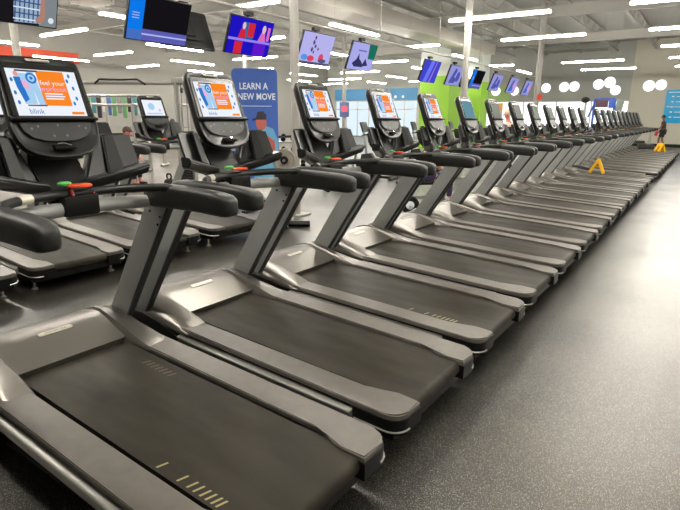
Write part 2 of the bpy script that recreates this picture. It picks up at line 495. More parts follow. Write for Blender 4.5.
    # trays either side
    for sg in (-1, 1):
        bm = bmesh.new()
        F = [(-.51, .09, 1.205), (-.415, .380, 1.288), (-.505, .375, 1.472), (-.54, .19, 1.470)]
        Bk = [(-.59, .09, 1.180), (-.465, .345, 1.262), (-.540, .350, 1.466), (-.575, .19, 1.465)]
        F = [(x, sg * y, z) for x, y, z in F]; Bk = [(x, sg * y, z) for x, y, z in Bk]
        loft(bm, [F, Bk])
        bmesh.ops.bevel(bm, geom=bm.edges[:], offset=.014, segments=3, affect='EDGES')
        tr = obj('accessory_tray', bm, CHAR, t, 50)
        bm = bmesh.new()
        lip = [(-.515, sg * .07, 1.222), (-.445, sg * .24, 1.266), (-.402, sg * .388, 1.305)]
        rr = []
        for (x, y, z) in lip:
            rr.append([(x - .06, y, z + .028), (x + .022, y, z + .022), (x + .030, y, z + .004), (x + .012, y, z - .032), (x - .05, y, z - .040)])
        loft(bm, rr); bmesh.ops.bevel(bm, geom=bm.edges[:], offset=.006, segments=2, affect='EDGES')
        obj('tray_lip', bm, CHAR, tr, 50)
        bm = bmesh.new()
        G = [(-.462, .195, 1.268), (-.440, .27, 1.290), (-.517, .268, 1.458), (-.527, .215, 1.456)]
        loft(bm, [[(x, sg * y, z) for x, y, z in G], [(x + .022, sg * y, z + .006) for x, y, z in G]])
        bmesh.ops.bevel(bm, geom=bm.edges[:], offset=.006, segments=2, affect='EDGES')
        obj('bottle_pocket', bm, BLACK, tr, 50)
    # stop switch and safety cord
    bm = bmesh.new()
    lathe(bm, [(.046, 0), (.048, .008), (.040, .013)], Matrix.Translation((-.405, .02, 1.232)) @ Matrix.Diagonal((.8, 1.2, 1, 1)), 16)
    ss = obj('stop_switch', bm, ORANGE, t)
    bm = bmesh.new(); lathe(bm, [(.026, 0), (.028, .010), (.020, .016)], Matrix.Translation((-.45, -.03, 1.24)) @ Matrix.Diagonal((.8, 1.2, 1, 1)), 12)
    obj('switch_button', bm, GREEN, ss)
    bm = bmesh.new()
    tube(bm, [(-.46, -.02, 1.242), (-.425, -.02, 1.236), (-.412, -.018, 1.20), (-.41, -.015, 1.165)], .010, 8)
    tube(bm, [(-.41, -.015, 1.165), (-.405, .03, 1.14), (-.405, .06, 1.16), (-.41, .09, 1.20)], .004, 6)
    obj('safety_cord', bm, RED, t)
    for sg in (-1, 1):
        bm = bmesh.new()
        lathe(bm, [(.028, 0), (.028, .012), (.012, .018), (.012, .12)], Matrix.Translation((.86, sg * .38, 0)), 12)
        obj('rear_foot', bm, ALU, t)
        bm = bmesh.new()
        lathe(bm, [(.045, -.015), (.045, .015)], Matrix.Translation((-1.02, sg * .36, .045)) @ Euler((PI / 2, 0, 0)).to_matrix().to_4x4(), 14)
        obj('front_wheel', bm, RUBBER, t)
    return t

D = 1.05
ROWX = -2.0
def seat_treadmill(o, i):
    o.location = (ROWX, 1.31 * D + D * i - .034, 0); o.rotation_euler = (0, 0, -.02)

GT = 'treadmills in the long front row'
ad = make_treadmill('ad')
seat_treadmill(ad, 0)
tag(ad, 'nearest treadmill at lower left, red safety cord on its handlebar', 'treadmill', GT)
def swap_screen(root, kind):
    for c in root.children:
        if c.name.startswith('console') and not c.name.startswith('console_neck'):
            for s in list(c.children):
                if s.name.split('.')[0] == 'screen': bpy.data.objects.remove(s)
            screen_piece(kind, c)
blue = copy_tree(ad); swap_screen(blue, 'blue'); seat_treadmill(blue, 5)
off = copy_tree(ad); swap_screen(off, 'off'); seat_treadmill(off, 6)
nth = ORD
def drop(root, stem):
    for c in list(root.children):
        drop(c, stem)
        if c.name.split('.')[0] == stem: bpy.data.objects.remove(c)
drop(off, 'belt_print'); drop(blue, 'belt_print'); drop(off, 'safety_cord'); drop(blue, 'safety_cord')
tag(blue, 'sixth treadmill from the camera, the only one with a plain dull blue screen', 'treadmill', GT)
tag(off, 'seventh treadmill from the camera in the front row, first with a dark screen', 'treadmill', GT)
for i in (1, 2, 3, 4):
    o = copy_tree(ad); seat_treadmill(o, i)
    if i != 2: drop(o, 'belt_print')
    drop(o, 'safety_cord')
    tag(o, f'{nth[i]} treadmill from the camera in the front row, orange advert on its screen', 'treadmill', GT)
for i in list(range(7, 13)) + list(range(14, 24)):
    o = copy_tree(off); seat_treadmill(o, i)
    for c in list(o.children):                     # too small at this distance to show the bolts
        for s in list(c.children):
            if s.name.startswith('bolt'): bpy.data.objects.remove(s)
    if i == 12: lab = 'thirteenth treadmill from the camera, last before the empty slot, yellow caution sign on its belt'
    elif i < 12: lab = f'{nth[i]} treadmill from the camera in the front row, dark screen'
    elif i == 23: lab = 'farthest treadmill at the very end of the front row'
    else: lab = f'{nth[i - 14]} treadmill beyond the empty slot in the front row'
    tag(o, lab, 'treadmill', GT)

# second row, further left
G2 = 'treadmills in the back row'
pale = copy_tree(ad); swap_screen(pale, 'pale')
back = [(1.62, 'back row treadmill at the far left frame edge, mostly cut off'),
        (2.66, 'back row treadmill seen under the handlebar of the nearest treadmill'),
        (3.66, 'back row treadmill third from the left, seen behind the nearest grey uprights'),
        (4.76, 'back row treadmill at the right end, its small white screen showing')]
for k, (y, lab) in enumerate(back):
    o = pale if k == 0 else copy_tree(pale)
    o.location = (-5.78, y, 0); o.rotation_euler = (0, 0, -.02)
    tag(o, lab, 'treadmill', G2)
    drop(o, 'safety_cord'); drop(o, 'belt_print')

# ------------------------------------------------------------------ room shell
XL, XR, YB, YE, ZC = -26.0, 5.5, -6.0, 36.3, 5.9

def floor_material():
    m = mat('speckled_rubber_floor', (40, 38, 35), .3)
    nt = m.node_tree; b = nt.nodes['Principled BSDF']
    tc = nt.nodes.new('ShaderNodeTexCoord')
    v = nt.nodes.new('ShaderNodeTexVoronoi'); v.inputs['Scale'].default_value = 260
    lt = nt.nodes.new('ShaderNodeMath'); lt.operation = 'LESS_THAN'; lt.inputs[1].default_value = .30
    nt.links.new(tc.outputs['Object'], v.inputs['Vector']); nt.links.new(v.outputs['Distance'], lt.inputs[0])
    # only some cells carry a fleck
    sep = nt.nodes.new('ShaderNodeSeparateColor'); nt.links.new(v.outputs['Color'], sep.inputs[0])
    g = nt.nodes.new('ShaderNodeMath'); g.operation = 'GREATER_THAN'; g.inputs[1].default_value = .52
    nt.links.new(sep.outputs[0], g.inputs[0])
    mu = nt.nodes.new('ShaderNodeMath'); mu.operation = 'MULTIPLY'
    nt.links.new(lt.outputs[0], mu.inputs[0]); nt.links.new(g.outputs[0], mu.inputs[1])
    nz = nt.nodes.new('ShaderNodeTexNoise'); nz.inputs['Scale'].default_value = 1.3; nz.inputs['Detail'].default_value = 3
    nt.links.new(tc.outputs['Object'], nz.inputs['Vector'])
    base = nt.nodes.new('ShaderNodeValToRGB')
    base.color_ramp.elements[0].position = .35; base.color_ramp.elements[0].color = srgb(15, 15, 14)
    base.color_ramp.elements[1].position = .65; base.color_ramp.elements[1].color = srgb(26, 25, 23)
    nt.links.new(nz.outputs['Fac'], base.inputs[0])
    # dusty worn aisle; reflected light painted as tan before the row and at left
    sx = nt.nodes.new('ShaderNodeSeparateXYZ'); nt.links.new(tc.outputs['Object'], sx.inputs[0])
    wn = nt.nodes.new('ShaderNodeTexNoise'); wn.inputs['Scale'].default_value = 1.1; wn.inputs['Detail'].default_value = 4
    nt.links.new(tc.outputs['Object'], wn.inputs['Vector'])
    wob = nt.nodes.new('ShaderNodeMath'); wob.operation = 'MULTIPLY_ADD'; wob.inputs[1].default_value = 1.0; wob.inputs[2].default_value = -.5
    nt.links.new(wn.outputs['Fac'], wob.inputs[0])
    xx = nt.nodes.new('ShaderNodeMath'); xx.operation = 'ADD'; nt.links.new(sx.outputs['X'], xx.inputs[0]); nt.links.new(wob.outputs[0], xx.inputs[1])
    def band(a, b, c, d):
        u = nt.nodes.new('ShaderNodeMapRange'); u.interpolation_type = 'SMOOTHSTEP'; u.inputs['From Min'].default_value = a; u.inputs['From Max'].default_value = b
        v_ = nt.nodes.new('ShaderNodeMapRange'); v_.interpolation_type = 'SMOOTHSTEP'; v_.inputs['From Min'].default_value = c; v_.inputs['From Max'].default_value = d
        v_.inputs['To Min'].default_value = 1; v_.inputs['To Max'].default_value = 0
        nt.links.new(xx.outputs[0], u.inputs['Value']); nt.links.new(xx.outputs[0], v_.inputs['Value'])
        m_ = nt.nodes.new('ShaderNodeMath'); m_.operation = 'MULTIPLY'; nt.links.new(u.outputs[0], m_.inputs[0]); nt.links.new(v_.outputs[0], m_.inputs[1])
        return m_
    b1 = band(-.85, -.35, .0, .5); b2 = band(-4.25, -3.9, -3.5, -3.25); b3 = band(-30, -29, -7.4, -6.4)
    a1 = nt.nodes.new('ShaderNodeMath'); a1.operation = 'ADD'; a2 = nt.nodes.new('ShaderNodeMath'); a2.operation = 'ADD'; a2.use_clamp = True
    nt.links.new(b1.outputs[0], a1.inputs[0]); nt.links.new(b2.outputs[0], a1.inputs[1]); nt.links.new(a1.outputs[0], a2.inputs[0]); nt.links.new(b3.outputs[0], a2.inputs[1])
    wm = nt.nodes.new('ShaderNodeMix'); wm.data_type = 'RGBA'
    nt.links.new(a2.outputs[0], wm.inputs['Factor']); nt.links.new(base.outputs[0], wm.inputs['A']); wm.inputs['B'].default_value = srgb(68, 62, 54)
    mx = nt.nodes.new('ShaderNodeMix'); mx.data_type = 'RGBA'
    nt.links.new(mu.outputs[0], mx.inputs['Factor']); nt.links.new(wm.outputs['Result'], mx.inputs['A']); mx.inputs['B'].default_value = srgb(186, 178, 160)
    nt.links.new(mx.outputs['Result'], b.inputs['Base Color'])
    mr = nt.nodes.new('ShaderNodeMapRange'); mr.inputs['From Min'].default_value = .25; mr.inputs['From Max'].default_value = .75
    mr.inputs['To Min'].default_value = .29; mr.inputs['To Max'].default_value = .36
    nt.links.new(nz.outputs['Fac'], mr.inputs['Value']); nt.links.new(mr.outputs[0], b.inputs['Roughness'])
    b.inputs['Specular IOR Level'].default_value = .6
    n2 = nt.nodes.new('ShaderNodeTexNoise'); n2.inputs['Scale'].default_value = 90
    bp = nt.nodes.new('ShaderNodeBump'); bp.inputs['Strength'].default_value = .12; bp.inputs['Distance'].default_value = .002
    nt.links.new(tc.outputs['Object'], n2.inputs['Vector']); nt.links.new(n2.outputs['Fac'], bp.inputs['Height'])
    nt.links.new(bp.outputs[0], b.inputs['Normal'])
    return m

def slab(name, x0, y0, z0, x1, y1, z1, m):
    bm = bmesh.new(); box(bm, ((x0 + x1) / 2, (y0 + y1) / 2, (z0 + z1) / 2), (x1 - x0, y1 - y0, z1 - z0))
    return struct(obj(name, bm, m))

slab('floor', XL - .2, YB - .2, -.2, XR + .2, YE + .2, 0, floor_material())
CEIL = mat('grey_ceiling_deck', (158, 157, 152), .8, noise=((.4, .4, .4), .06))
slab('ceiling', XL - .2, YB - .2, ZC, XR + .2, YE + .2, ZC + .2, CEIL)
WALLP = mat('off_white_wall_paint', (140, 138, 133), .7, noise=((.3, .3, .3), .04))
GREYW = mat('grey_wall_paint', (164, 165, 160), .7, noise=((.3, .3, .3), .04))
BEIGE = mat('beige_wall_paint', (190, 186, 172), .7, noise=((.3, .3, .3), .04))
slab('wall_left', XL - .2, YB - .2, 0, XL, YE + .2, ZC, WALLP)
slab('wall_right', XR, YB - .2, 0, XR + .2, YE + .2, ZC, WALLP)
slab('wall_back', XL, YB - .2, 0, XR, YB, ZC, WALLP)

# end wall with its strip of windows, storefront glazing and round windows
SKYP = emit('daylit_window', (250, 252, 250), 1.7)
FRAMEM = mat('pale_window_frame', (196, 196, 190), .5)
bm = bmesh.new()
WX0, WX1, WZ0, WZ1 = -14.4, -4.25, .95, 2.6
SX0, SX1, SZ1 = -25.2, -18.0, 2.75
def wb(x0, z0, x1, z1, mi): box(bm, ((x0 + x1) / 2, YE + .1, (z0 + z1) / 2), (x1 - x0, .2, z1 - z0), mi=mi)
wb(XL, 0, SX0, ZC, 0); wb(SX0, SZ1, SX1, ZC, 0); wb(SX1, 0, WX0, ZC, 0); wb(WX0, 0, WX1, WZ0, 0); wb(WX0, WZ1, WX1, ZC, 0)
wb(WX1, 0, XR, ZC, 1)
struct(obj('wall_end', bm, [GREYW, BEIGE]))
def glazing(name, x0, z0, x1, z1, n, pane=None):
    bm = bmesh.new(); box(bm, ((x0 + x1) / 2, YE + .12, (z0 + z1) / 2), (x1 - x0, .02, z1 - z0))
    w = struct(obj(name, bm, pane or SKYP))
    bm = bmesh.new()
    for k in range(n + 1): 
        x = x0 + (x1 - x0) * k / n
        box(bm, (x, YE + .08, (z0 + z1) / 2), (.07, .08, z1 - z0))
    box(bm, ((x0 + x1) / 2, YE + .08, z0 + .03), (x1 - x0, .08, .06)); box(bm, ((x0 + x1) / 2, YE + .08, z1 - .03), (x1 - x0, .08, .06))
    if n > 5: box(bm, ((x0 + x1) / 2, YE + .08, 2.1), (x1 - x0, .08, .09))
    obj('window_frame', bm, FRAMEM, w)
    return w
glazing('window_1', WX0, WZ0, WX1, WZ1, 5)
SHOPGLASS = emit('daylit_storefront', (216, 232, 240), 1.15)
glazing('window_2', SX0, .05, SX1, SZ1, 7, SHOPGLASS)
rounds = [(-9.03, 3.39, .28), (-7.95, 3.42, .29), (-7.36, 3.44, .29), (-6.01, 3.53, .29), (-5.40, 3.63, .31), (-5.05, 3.18, .28), (-3.34, 3.38, .30), (-2.74, 3.42, .28), (-11.0, 3.25, .28), (-12.22, 3.26, .30)]
for k, (x, z, r) in enumerate(rounds):
    bm = bmesh.new(); lathe(bm, [(r, 0), (r, .03), (r - .03, .04)], Matrix.Translation((x, YE, z)) @ Euler((PI / 2, 0, 0)).to_matrix().to_4x4(), 32)
    struct(obj(f'window_{k + 3}', bm, SKYP))
slab('trim_1', WX1, YE - .03, 0, XR, YE - .005, .16, RUBBER)
slab('baseboard_left', XL + .005, YB, 0, XL + .03, YE, .16, RUBBER)
RPAINT = mat('red_wall_band', (205, 72, 42), .6)
slab('trim_2', XL + .005, 2.0, 3.93, XL + .04, 15.45, 4.42, RPAINT)
BPAINT = mat('blue_wall_band', (70, 132, 178), .6)
bluew = slab('trim_3', SX0, YE - .05, 2.78, SX1, YE - .01, 3.6, BPAINT)
GPAINT = mat('lime_green_paint', (136, 186, 48), .6)
PGREEN = mat('reflected_green', (150, 180, 110), .6)  # reflected green tint, painted on a thin slab of the end wall
slab('green_reflection', -14.4, YE - .03, 2.6, -11.3, YE - .01, 3.55, PGREEN)
for nm, x0, x1, y0, y1 in (('wall_green_near', -12.25, -10.72, 25.0, 26.6), ('wall_green_far', -12.2, -10.95, 30.0, 31.2)):
    bm = bmesh.new()
    box(bm, ((x0 + x1) / 2, (y0 + y1) / 2, 1.75), (x1 - x0, y1 - y0, 3.5), mi=1)
    box(bm, ((x0 + x1) / 2, (y0 + y1) / 2, (3.5 + ZC) / 2), (x1 - x0, y1 - y0, ZC - 3.5), mi=0)
    struct(obj(nm, bm, [mat('pale_grey_paint', (200, 206, 202), .7), GPAINT]))
# white dots of the sign on the blue band
for k in range(5):
    bm = bmesh.new(); lathe(bm, [(.11, 0), (.11, .03)], Matrix.Translation((-21.6 + .62 * k, YE - .05, 3.0)) @ Euler((PI / 2, 0, 0)).to_matrix().to_4x4(), 14)
    tag(obj('sign_letter', bm, mat('white_sign', (240, 240, 240), .5)), 'small white round sign letter on the blue band over the far windows', 'sign', 'white letters on the blue band')

# blue notice board on the end wall
t = thing('notice_board', 'bright blue wall board with white lines at the far right', 'sign', (-1.7, YE - .0258, 1.33))
bm = bmesh.new(); box(bm, (0, 0, .91), (1.42, .05, 1.82), bev=.01); obj('board', bm, mat('cyan_board', (20, 165, 225), .4), t)
WHP = mat('white_print', (235, 245, 250), .5)
bm = bmesh.new(); BMx = frame((0, -.027, 0), (1, 0, 0), (0, 0, 1))
quad(bm, BMx, -.6, .88, .6, .91, 0, 0); quad(bm, BMx, -.6, 1.66, .6, 1.70, 0, 0)
for k in range(5): quad(bm, BMx, -.42, .30 + .28 * k, -.30, .36 + .28 * k, 0, 0); quad(bm, BMx, -.2, .31 + .28 * k, .45, .34 + .28 * k, 0, 0)
flat_obj('white_print', bm, [WHP], t)
# tan posters in the window strip
for x, lab in ((-13.5, 'tan poster in the far window strip, left one'), (-12.0, 'tan poster in the far window strip, right one')):
    bm = bmesh.new(); box(bm, (x, YE + .04, 1.8), (.62, .02, 1.4)); tag(obj('poster', bm, mat('tan_poster', (226, 170, 110), .6)), lab, 'poster')

# steel columns
COLM = mat('light_grey_column_paint', (152, 149, 143), .5)
cols = [(-5.4, 6.68, .066, 'white steel column rising behind the third treadmill'), (-5.4, 13.58, .085, 'steel column in front of the green wall'),
        (-5.4, 20.5, .095, 'farthest steel column of the line beside the treadmills'), (-13.5, 6.55, .085, 'steel column at far left below the plaid shirt television'),
        (-13.5, 14.0, .075, 'thin steel column behind the blue banner'), (-13.5, 20.1, .085, 'thin steel column behind the fourth treadmill')]
for x, y, r, lab in cols:
    t = thing('column', lab, 'column', (x, y, 0), 0, 'steel columns')
    bm = bmesh.new(); lathe(bm, [(r, 0), (r, ZC - .01)], None, 20); obj('shaft', bm, COLM, t)
    bm = bmesh.new(); box(bm, (0, 0, .012), (.34, .34, .024), bev=.004); obj('base_plate', bm, COLM, t)
# small red exit sign on the far column, small coloured notice on a thin column
bm = bmesh.new(); box(bm, (-5.26, 20.36, 2.28), (.16, .03, .18), bev=.004); tag(obj('exit_sign', bm, emit('red_sign', (230, 80, 60), .9)), 'small red sign fixed to the farthest steel column', 'sign')
t = thing('column_notice', 'small blue and pink notice on the thin column behind the fourth treadmill', 'sign', (-13.4, 19.98, 1.55))
bm = bmesh.new(); box(bm, (0, 0, .3), (.42, .03, .62), Euler((0, 0, .9)), bev=.004); obj('board', bm, mat('slate_blue_print', (92, 110, 165), .5), t)
bm = bmesh.new(); box(bm, (.014, -.012, .33), (.28, .02, .26), Euler((0, 0, .9))); obj('pink_patch', bm, mat('pink_print', (232, 100, 120), .5), t)

# ------------------------------------------------------------------ ceiling works
JM = mat('pale_joist_paint', (158, 156, 150), .6)
def make_joist():
    t = thing('ceiling_joist', 'open web steel joist running along the ceiling', 'joist', (0, 0, 0), 0, 'open web ceiling joists')
    y0, y1 = YB + .05, YE - .05
    bm = bmesh.new(); box(bm, (0, (y0 + y1) / 2, ZC - .06), (.11, y1 - y0, .06)); obj('top_chord', bm, JM, t)
    bm = bmesh.new(); box(bm, (0, (y0 + y1) / 2, ZC - .52), (.11, y1 - y0, .05)); obj('bottom_chord', bm, JM, t)
    bm = bmesh.new()
    n = 60; s = (y1 - y0) / n
    pts = [(0, y0 + s * k, ZC - .08 if k % 2 else ZC - .50) for k in range(n + 1)]
    for a, b in zip(pts, pts[1:]): tube(bm, [a, b], .013, 4)
    obj('web', bm, JM, t)
    return t
j0 = make_joist()
for k in range(16):
    o = j0 if k == 0 else copy_tree(j0)
    o.location = (-25 + 1.98 * k, 0, 0)
def make_girder():
    t = thing('ceiling_girder', 'deep steel girder crossing above the joists at a column line', 'girder', (0, 0, 0), 0, 'steel ceiling girders')
    bm = bmesh.new(); box(bm, ((XL + XR) / 2, 0, ZC - .60), (XR - XL - .1, .14, .05)); box(bm, ((XL + XR) / 2, 0, ZC - .76), (XR - XL - .1, .03, .30)); box(bm, ((XL + XR) / 2, 0, ZC - .92), (XR - XL - .1, .14, .05))
    obj('beam', bm, JM, t)
    return t
g0 = make_girder()
for k, y in enumerate((6.57, 13.58, 20.5, 27.5)):
    o = g0 if k == 0 else copy_tree(g0)
    o.location = (0, y + .18, 0)

TUBE = emit('light_diffuser', (255, 249, 237), 110)
HOUS = mat('white_light_housing', (225, 222, 214), .5)
UNLIT = mat('unlit_diffuser', (120, 120, 112), .5)
def make_light(L, lit=True):
    t = thing('ceiling_light', 'light', 'ceiling light')
    bm = bmesh.new(); box(bm, (0, 0, .045), (L, .075, .05), bev=.008); obj('housing', bm, HOUS if lit else UNLIT, t)
    bm = bmesh.new(); box(bm, (0, 0, 0), (L - .02, .105, .04), bev=.012); obj('diffuser', bm, TUBE if lit else UNLIT, t)
    for s in (-1, 1):
        bm = bmesh.new(); tube(bm, [(s * L * .42, 0, .07), (s * L * .42, 0, ZC - 3.88 - .02)], .003, 4); obj('hanging_wire', bm, JM, t)
    return t
LZ = 3.88
l8 = make_light(2.44); l4 = make_light(1.22); dark = make_light(2.44, False)
used = set()
def put_light(src, x, y, along_y, lab, grp):
    o = src if src.name not in used else copy_tree(src)
    used.add(src.name)
    o.location = (x, y, LZ); o.rotation_euler = (0, 0, PI / 2 if along_y else 0)
    tag(o, lab, 'ceiling light', grp)
rows = [1.0, 5.1, 9.25, 13.35, 17.4, 21.5, 25.6, 29.8, 33.9]
for k, y in enumerate(rows):
    if k == 8: continue
    put_light(dark if k == 5 else l8, -4.6, y, False, ('unlit dark strip fixture, ' if k == 5 else 'lit strip light, ') + f'{ORD[k]} from camera in the line above the treadmills', 'strip lights above the treadmills')
    put_light(l8, -.58, y, False, f'lit strip light, {ORD[k]} from camera in the line above the right aisle', 'strip lights above the aisle')
    put_light(l8, 3.3, y, False, f'lit strip light, {ORD[k]} from camera in the line right of the aisle', 'strip lights right of the aisle')
for c, x in enumerate((-8.6, -12.4, -16.2, -20.0, -23.7)):
    for k, y in enumerate(rows):
        ay = (c + k) % 2 == 1
        if k == 8 and c < 2: continue
        src = l4 if (c == 0 and not ay) else l8
        put_light(src, x - (.0 if src is l8 else -.1), y, ay, f'{"lengthwise" if ay else "crosswise"} strip light, {ORD[k]} from camera in the {ORD[c]} line left of the televisions', 'strip lights over the left floor')

# ducts, vent box
DUCT = mat('galvanised_duct', (168, 164, 156), .5, .3)
bm = bmesh.new(); tube(bm, [(.9, YB + .2, 4.58), (.9, 12, 4.58), (.9, 24.0, 4.58)], .35, 20)
tag(obj('round_duct', bm, DUCT), 'round grey air duct at the upper right ceiling', 'duct')
t = thing('return_air_box', 'dark slatted air box hanging under the ceiling at top centre', 'vent', (-6.1, 8.1, 4.62))
bm = bmesh.new(); box(bm, (0, 0, .5), (1.2, 1.2, .98), bev=.01); obj('casing', bm, mat('brown_grey_metal', (98, 90, 82), .5, .2), t)
bm = bmesh.new()
for k in range(11): 
    box(bm, (-.55 + .11 * k, -.61, .5), (.05, .03, .92)); box(bm, (.61, -.55 + .11 * k, .5), (.03, .05, .92))
obj('slats', bm, mat('brown_slat', (66, 60, 54), .5, .2), t)
t = thing('wall_vent', 'pale supply vent box high above the far left equipment', 'vent', (-15.6, 9.9, 4.7))
bm = bmesh.new(); box(bm, (0, 0, .25), (1.0, .8, .5), bev=.01); obj('casing', bm, DUCT, t)
bm = bmesh.new()
for k in range(6): box(bm, (.505, -.3 + .12 * k, .25), (.02, .04, .36)); box(bm, (-.38 + .15 * k, -.405, .25), (.05, .02, .36))
obj('grille', bm, mat('vent_dark', (110, 104, 96), .6), t)
bm = bmesh.new(); box(bm, (-9.6, 14.5, 4.70), (1.0, 24, .45), bev=.02)
tag(obj('rectangular_duct', bm, DUCT), 'long flat rectangular duct below the ceiling left of the televisions', 'duct')

# ------------------------------------------------------------------ televisions on their rail
def tvcol(n, rgb): return emit('tv_' + n, rgb, 1.0)
TVB = mat('television_black', (22, 22, 24), .3)
bm = bmesh.new(); tube(bm, [(-5.95, 1.0, 3.085), (-5.95, 22.4, 3.085)], .022, 10)
t = thing('tv_rail', 'long metal pipe rail carrying the televisions', 'rail', (0, 0, 0))
obj('pipe', bm, COLM, t)
for k in range(8):
    bm = bmesh.new(); tube(bm, [(-5.95, 1.5 + 2.9 * k, 3.10), (-5.95, 1.5 + 2.9 * k, ZC - .02)], .008, 6); obj('hanger_rod', bm, COLM, t)

TW, TH = .92, .535
def tv_content(bm, S, kind):
    w, h = TW / 2 - .012, TH / 2 - .012
    def q(x0, y0, x1, y1, i, z=.0006): quad(bm, S, x0, y0, x1, y1, z, i)
    if kind == 'plaid':
        ms = [tvcol('deep', (26, 24, 28)), tvcol('grey', (126, 134, 140)), tvcol('shirt', (146, 172, 200)), tvcol('navy', (60, 80, 120)), tvcol('white', (220, 228, 234)), tvcol('skin', (176, 128, 112))]
        q(-w, -h, w, h, 0, 0); q(.27, -h, w, h, 1)
        poly(bm, S, [(.02, -h + .01), (.29, -h + .02), (.30, h), (.00, h)], .0012, 2)
        for k in range(6): q(.02 + .045 * k, -h + .02, .034 + .045 * k, h, 3, .0018)
        for k in range(9): q(.01, -h + .04 + .055 * k, .29, -h + .052 + .055 * k, 3 if k % 2 else 4, .0024)
        poly(bm, S, [(.27, -.2), (.33, -.18), (.31, .10), (.28, .08)], .003, 5); disc(bm, S, .27, -.20, .04, .03, .003, 5); disc(bm, S, .39, -.19, .03, .03, .003, 4)
    elif kind == 'menu':
        ms = [tvcol('black', (20, 18, 22)), tvcol('azure', (12, 120, 232)), tvcol('violet', (92, 92, 176)), tvcol('pale', (170, 180, 236)), tvcol('lowblue', (70, 110, 190))]
        q(-w, -h, w, h, 0, 0); q(-w, -h, -.24, h, 1); q(-w, -h, -.24, -.14, 4, .0012); q(-.24, -h, w, -.12, 2, .0012); q(-.24, -.19, w, -.17, 3, .0018)
        for k in range(3): q(-.40, .05 - .03 * k, -.30, .06 - .03 * k, 3, .0018)
    elif kind == 'show':
        ms = [tvcol('royal', (30, 20, 190)), tvcol('red', (206, 40, 60)), tvcol('pink', (216, 110, 190)), tvcol('teal', (40, 100, 160)), tvcol('lilac', (150, 130, 240)), tvcol('violet2', (96, 24, 200)), tvcol('face', (230, 190, 190))]
        q(-w, -h, w, h, 0, 0); q(-.18, -.03, .05, .2, 3); q(-.08, .0, .06, .2, 1, .0012)
        poly(bm, S, [(-.26, -.03), (-.10, -.03), (-.13, .10), (-.22, .10)], .0018, 1); disc(bm, S, -.17, .145, .035, .05, .0024, 6)
        poly(bm, S, [(.16, -.04), (.33, -.04), (.29, .10), (.22, .10)], .0018, 2); disc(bm, S, .26, .14, .04, .06, .0024, 6); q(.34, -.02, .40, .18, 2, .0015)
        q(-w, -.07, w, -.035, 4, .003); q(-.30, -h, -.14, -.08, 1, .0012); q(.10, -h, .36, -.08, 5, .0012)
    elif kind == 'lavender':
        ms = [tvcol('lav', (182, 178, 236)), tvcol('ink', (80, 70, 110)), tvcol('rose', (222, 70, 100)), tvcol('sky', (80, 150, 230)), tvcol('slate', (90, 84, 120))]
        q(-w, -h, w, h, 0, 0)
        for x, y, r in ((-.10, .18, .025), (-.12, .10, .03), (-.06, .04, .025), (-.14, -.02, .03), (.03, .0, .02), (-.08, -.06, .02)): disc(bm, S, x, y, r, r * 1.3, .0012, 1)
        disc(bm, S, -.12, -.17, .10, .05, .0012, 2); disc(bm, S, .17, -.14, .07, .07, .0012, 2); disc(bm, S, -.30, -.16, .09, .05, .0018, 3); disc(bm, S, .22, -.19, .12, .035, .0018, 4); q(-w, -h, w, -h + .03, 4, .0024)
    elif kind == 'shoe':
        ms = [tvcol('lav2', (170, 170, 232)), tvcol('ink2', (50, 52, 96)), tvcol('green', (30, 110, 90)), tvcol('mid', (110, 120, 190))]
        q(-w, -h, w, h, 0, 0); poly(bm, S, [(.20, -.02), (w, -.02), (w, h), (.14, h)], .0012, 2)
        poly(bm, S, [(-.32, -.14), (-.22, -.20), (.10, -.19), (.02, -.10), (-.10, -.04), (-.14, .06), (-.20, -.06)], .0012, 1)
        poly(bm, S, [(.02, -.18), (.26, -.15), (.12, -.02), (.08, -.10)], .0018, 1); q(-.20, .10, .10, .13, 3, .0012)
    elif kind == 'bluewave':
        ms = [tvcol('indigo', (66, 70, 200)), tvcol('wave', (110, 120, 240)), tvcol('wave2', (150, 110, 220))]
        q(-w, -h, w, h, 0, 0); poly(bm, S, [(-.25, -h), (-.05, -h), (.10, h), (-.10, h)], .0012, 1); poly(bm, S, [(.05, -h), (.15, -h), (.25, h), (.2, h)], .0012, 2)
    else:
        ms = [tvcol('lav3', (150, 152, 214)), tvcol('shade', (80, 86, 170)), tvcol('blush', (210, 150, 220)), tvcol('azure2', (50, 110, 210))]
        q(-w, -h, w, h, 0, 0); poly(bm, S, [(-.3, -.2), (-.1, -.2), (.05, .15), (-.1, .2)], .0012, 1); disc(bm, S, .2, -.02, .12, .14, .0012, 2 if kind == 'b' else 1); disc(bm, S, -.02, -.12, .14, .08, .0018, 3 if kind == 'b' else 1)
    return ms

def make_tv(y, kind, lab, facing=1, zoff=0, xc=-5.93):
    t = thing('television', lab, 'television', (xc, y, 2.70 + zoff), 0 if facing > 0 else PI, 'televisions on the rail')
    tilt = math.radians(20)
    N = Vector((math.cos(tilt), 0, -math.sin(tilt))); U = Vector((math.sin(tilt), 0, math.cos(tilt)))
    R = Euler((0, tilt, 0))
    bm = bmesh.new(); box(bm, tuple(-N * .022), (.045, TW, TH), R, bev=.006); box(bm, tuple(-N * .055), (.04, TW * .62, TH * .62), R, bev=.01)
    obj('casing', bm, TVB, t)
    S = frame(N * .0015, (0, 1, 0), U)
    bm = bmesh.new(); ms = tv_content(bm, S, kind); flat_obj('screen', bm, ms, t)
    bm = bmesh.new(); tube(bm, [(-.08, 0, 0), (-.06, 0, .22), (-.02, 0, .33)], .018, 8); box(bm, (-.09, 0, .02), (.02, .22, .22), R); box(bm, (-.02, 0, .325), (.07, .16, .05))
    obj('ceiling_mount', bm, RUBBER, t)
    return t
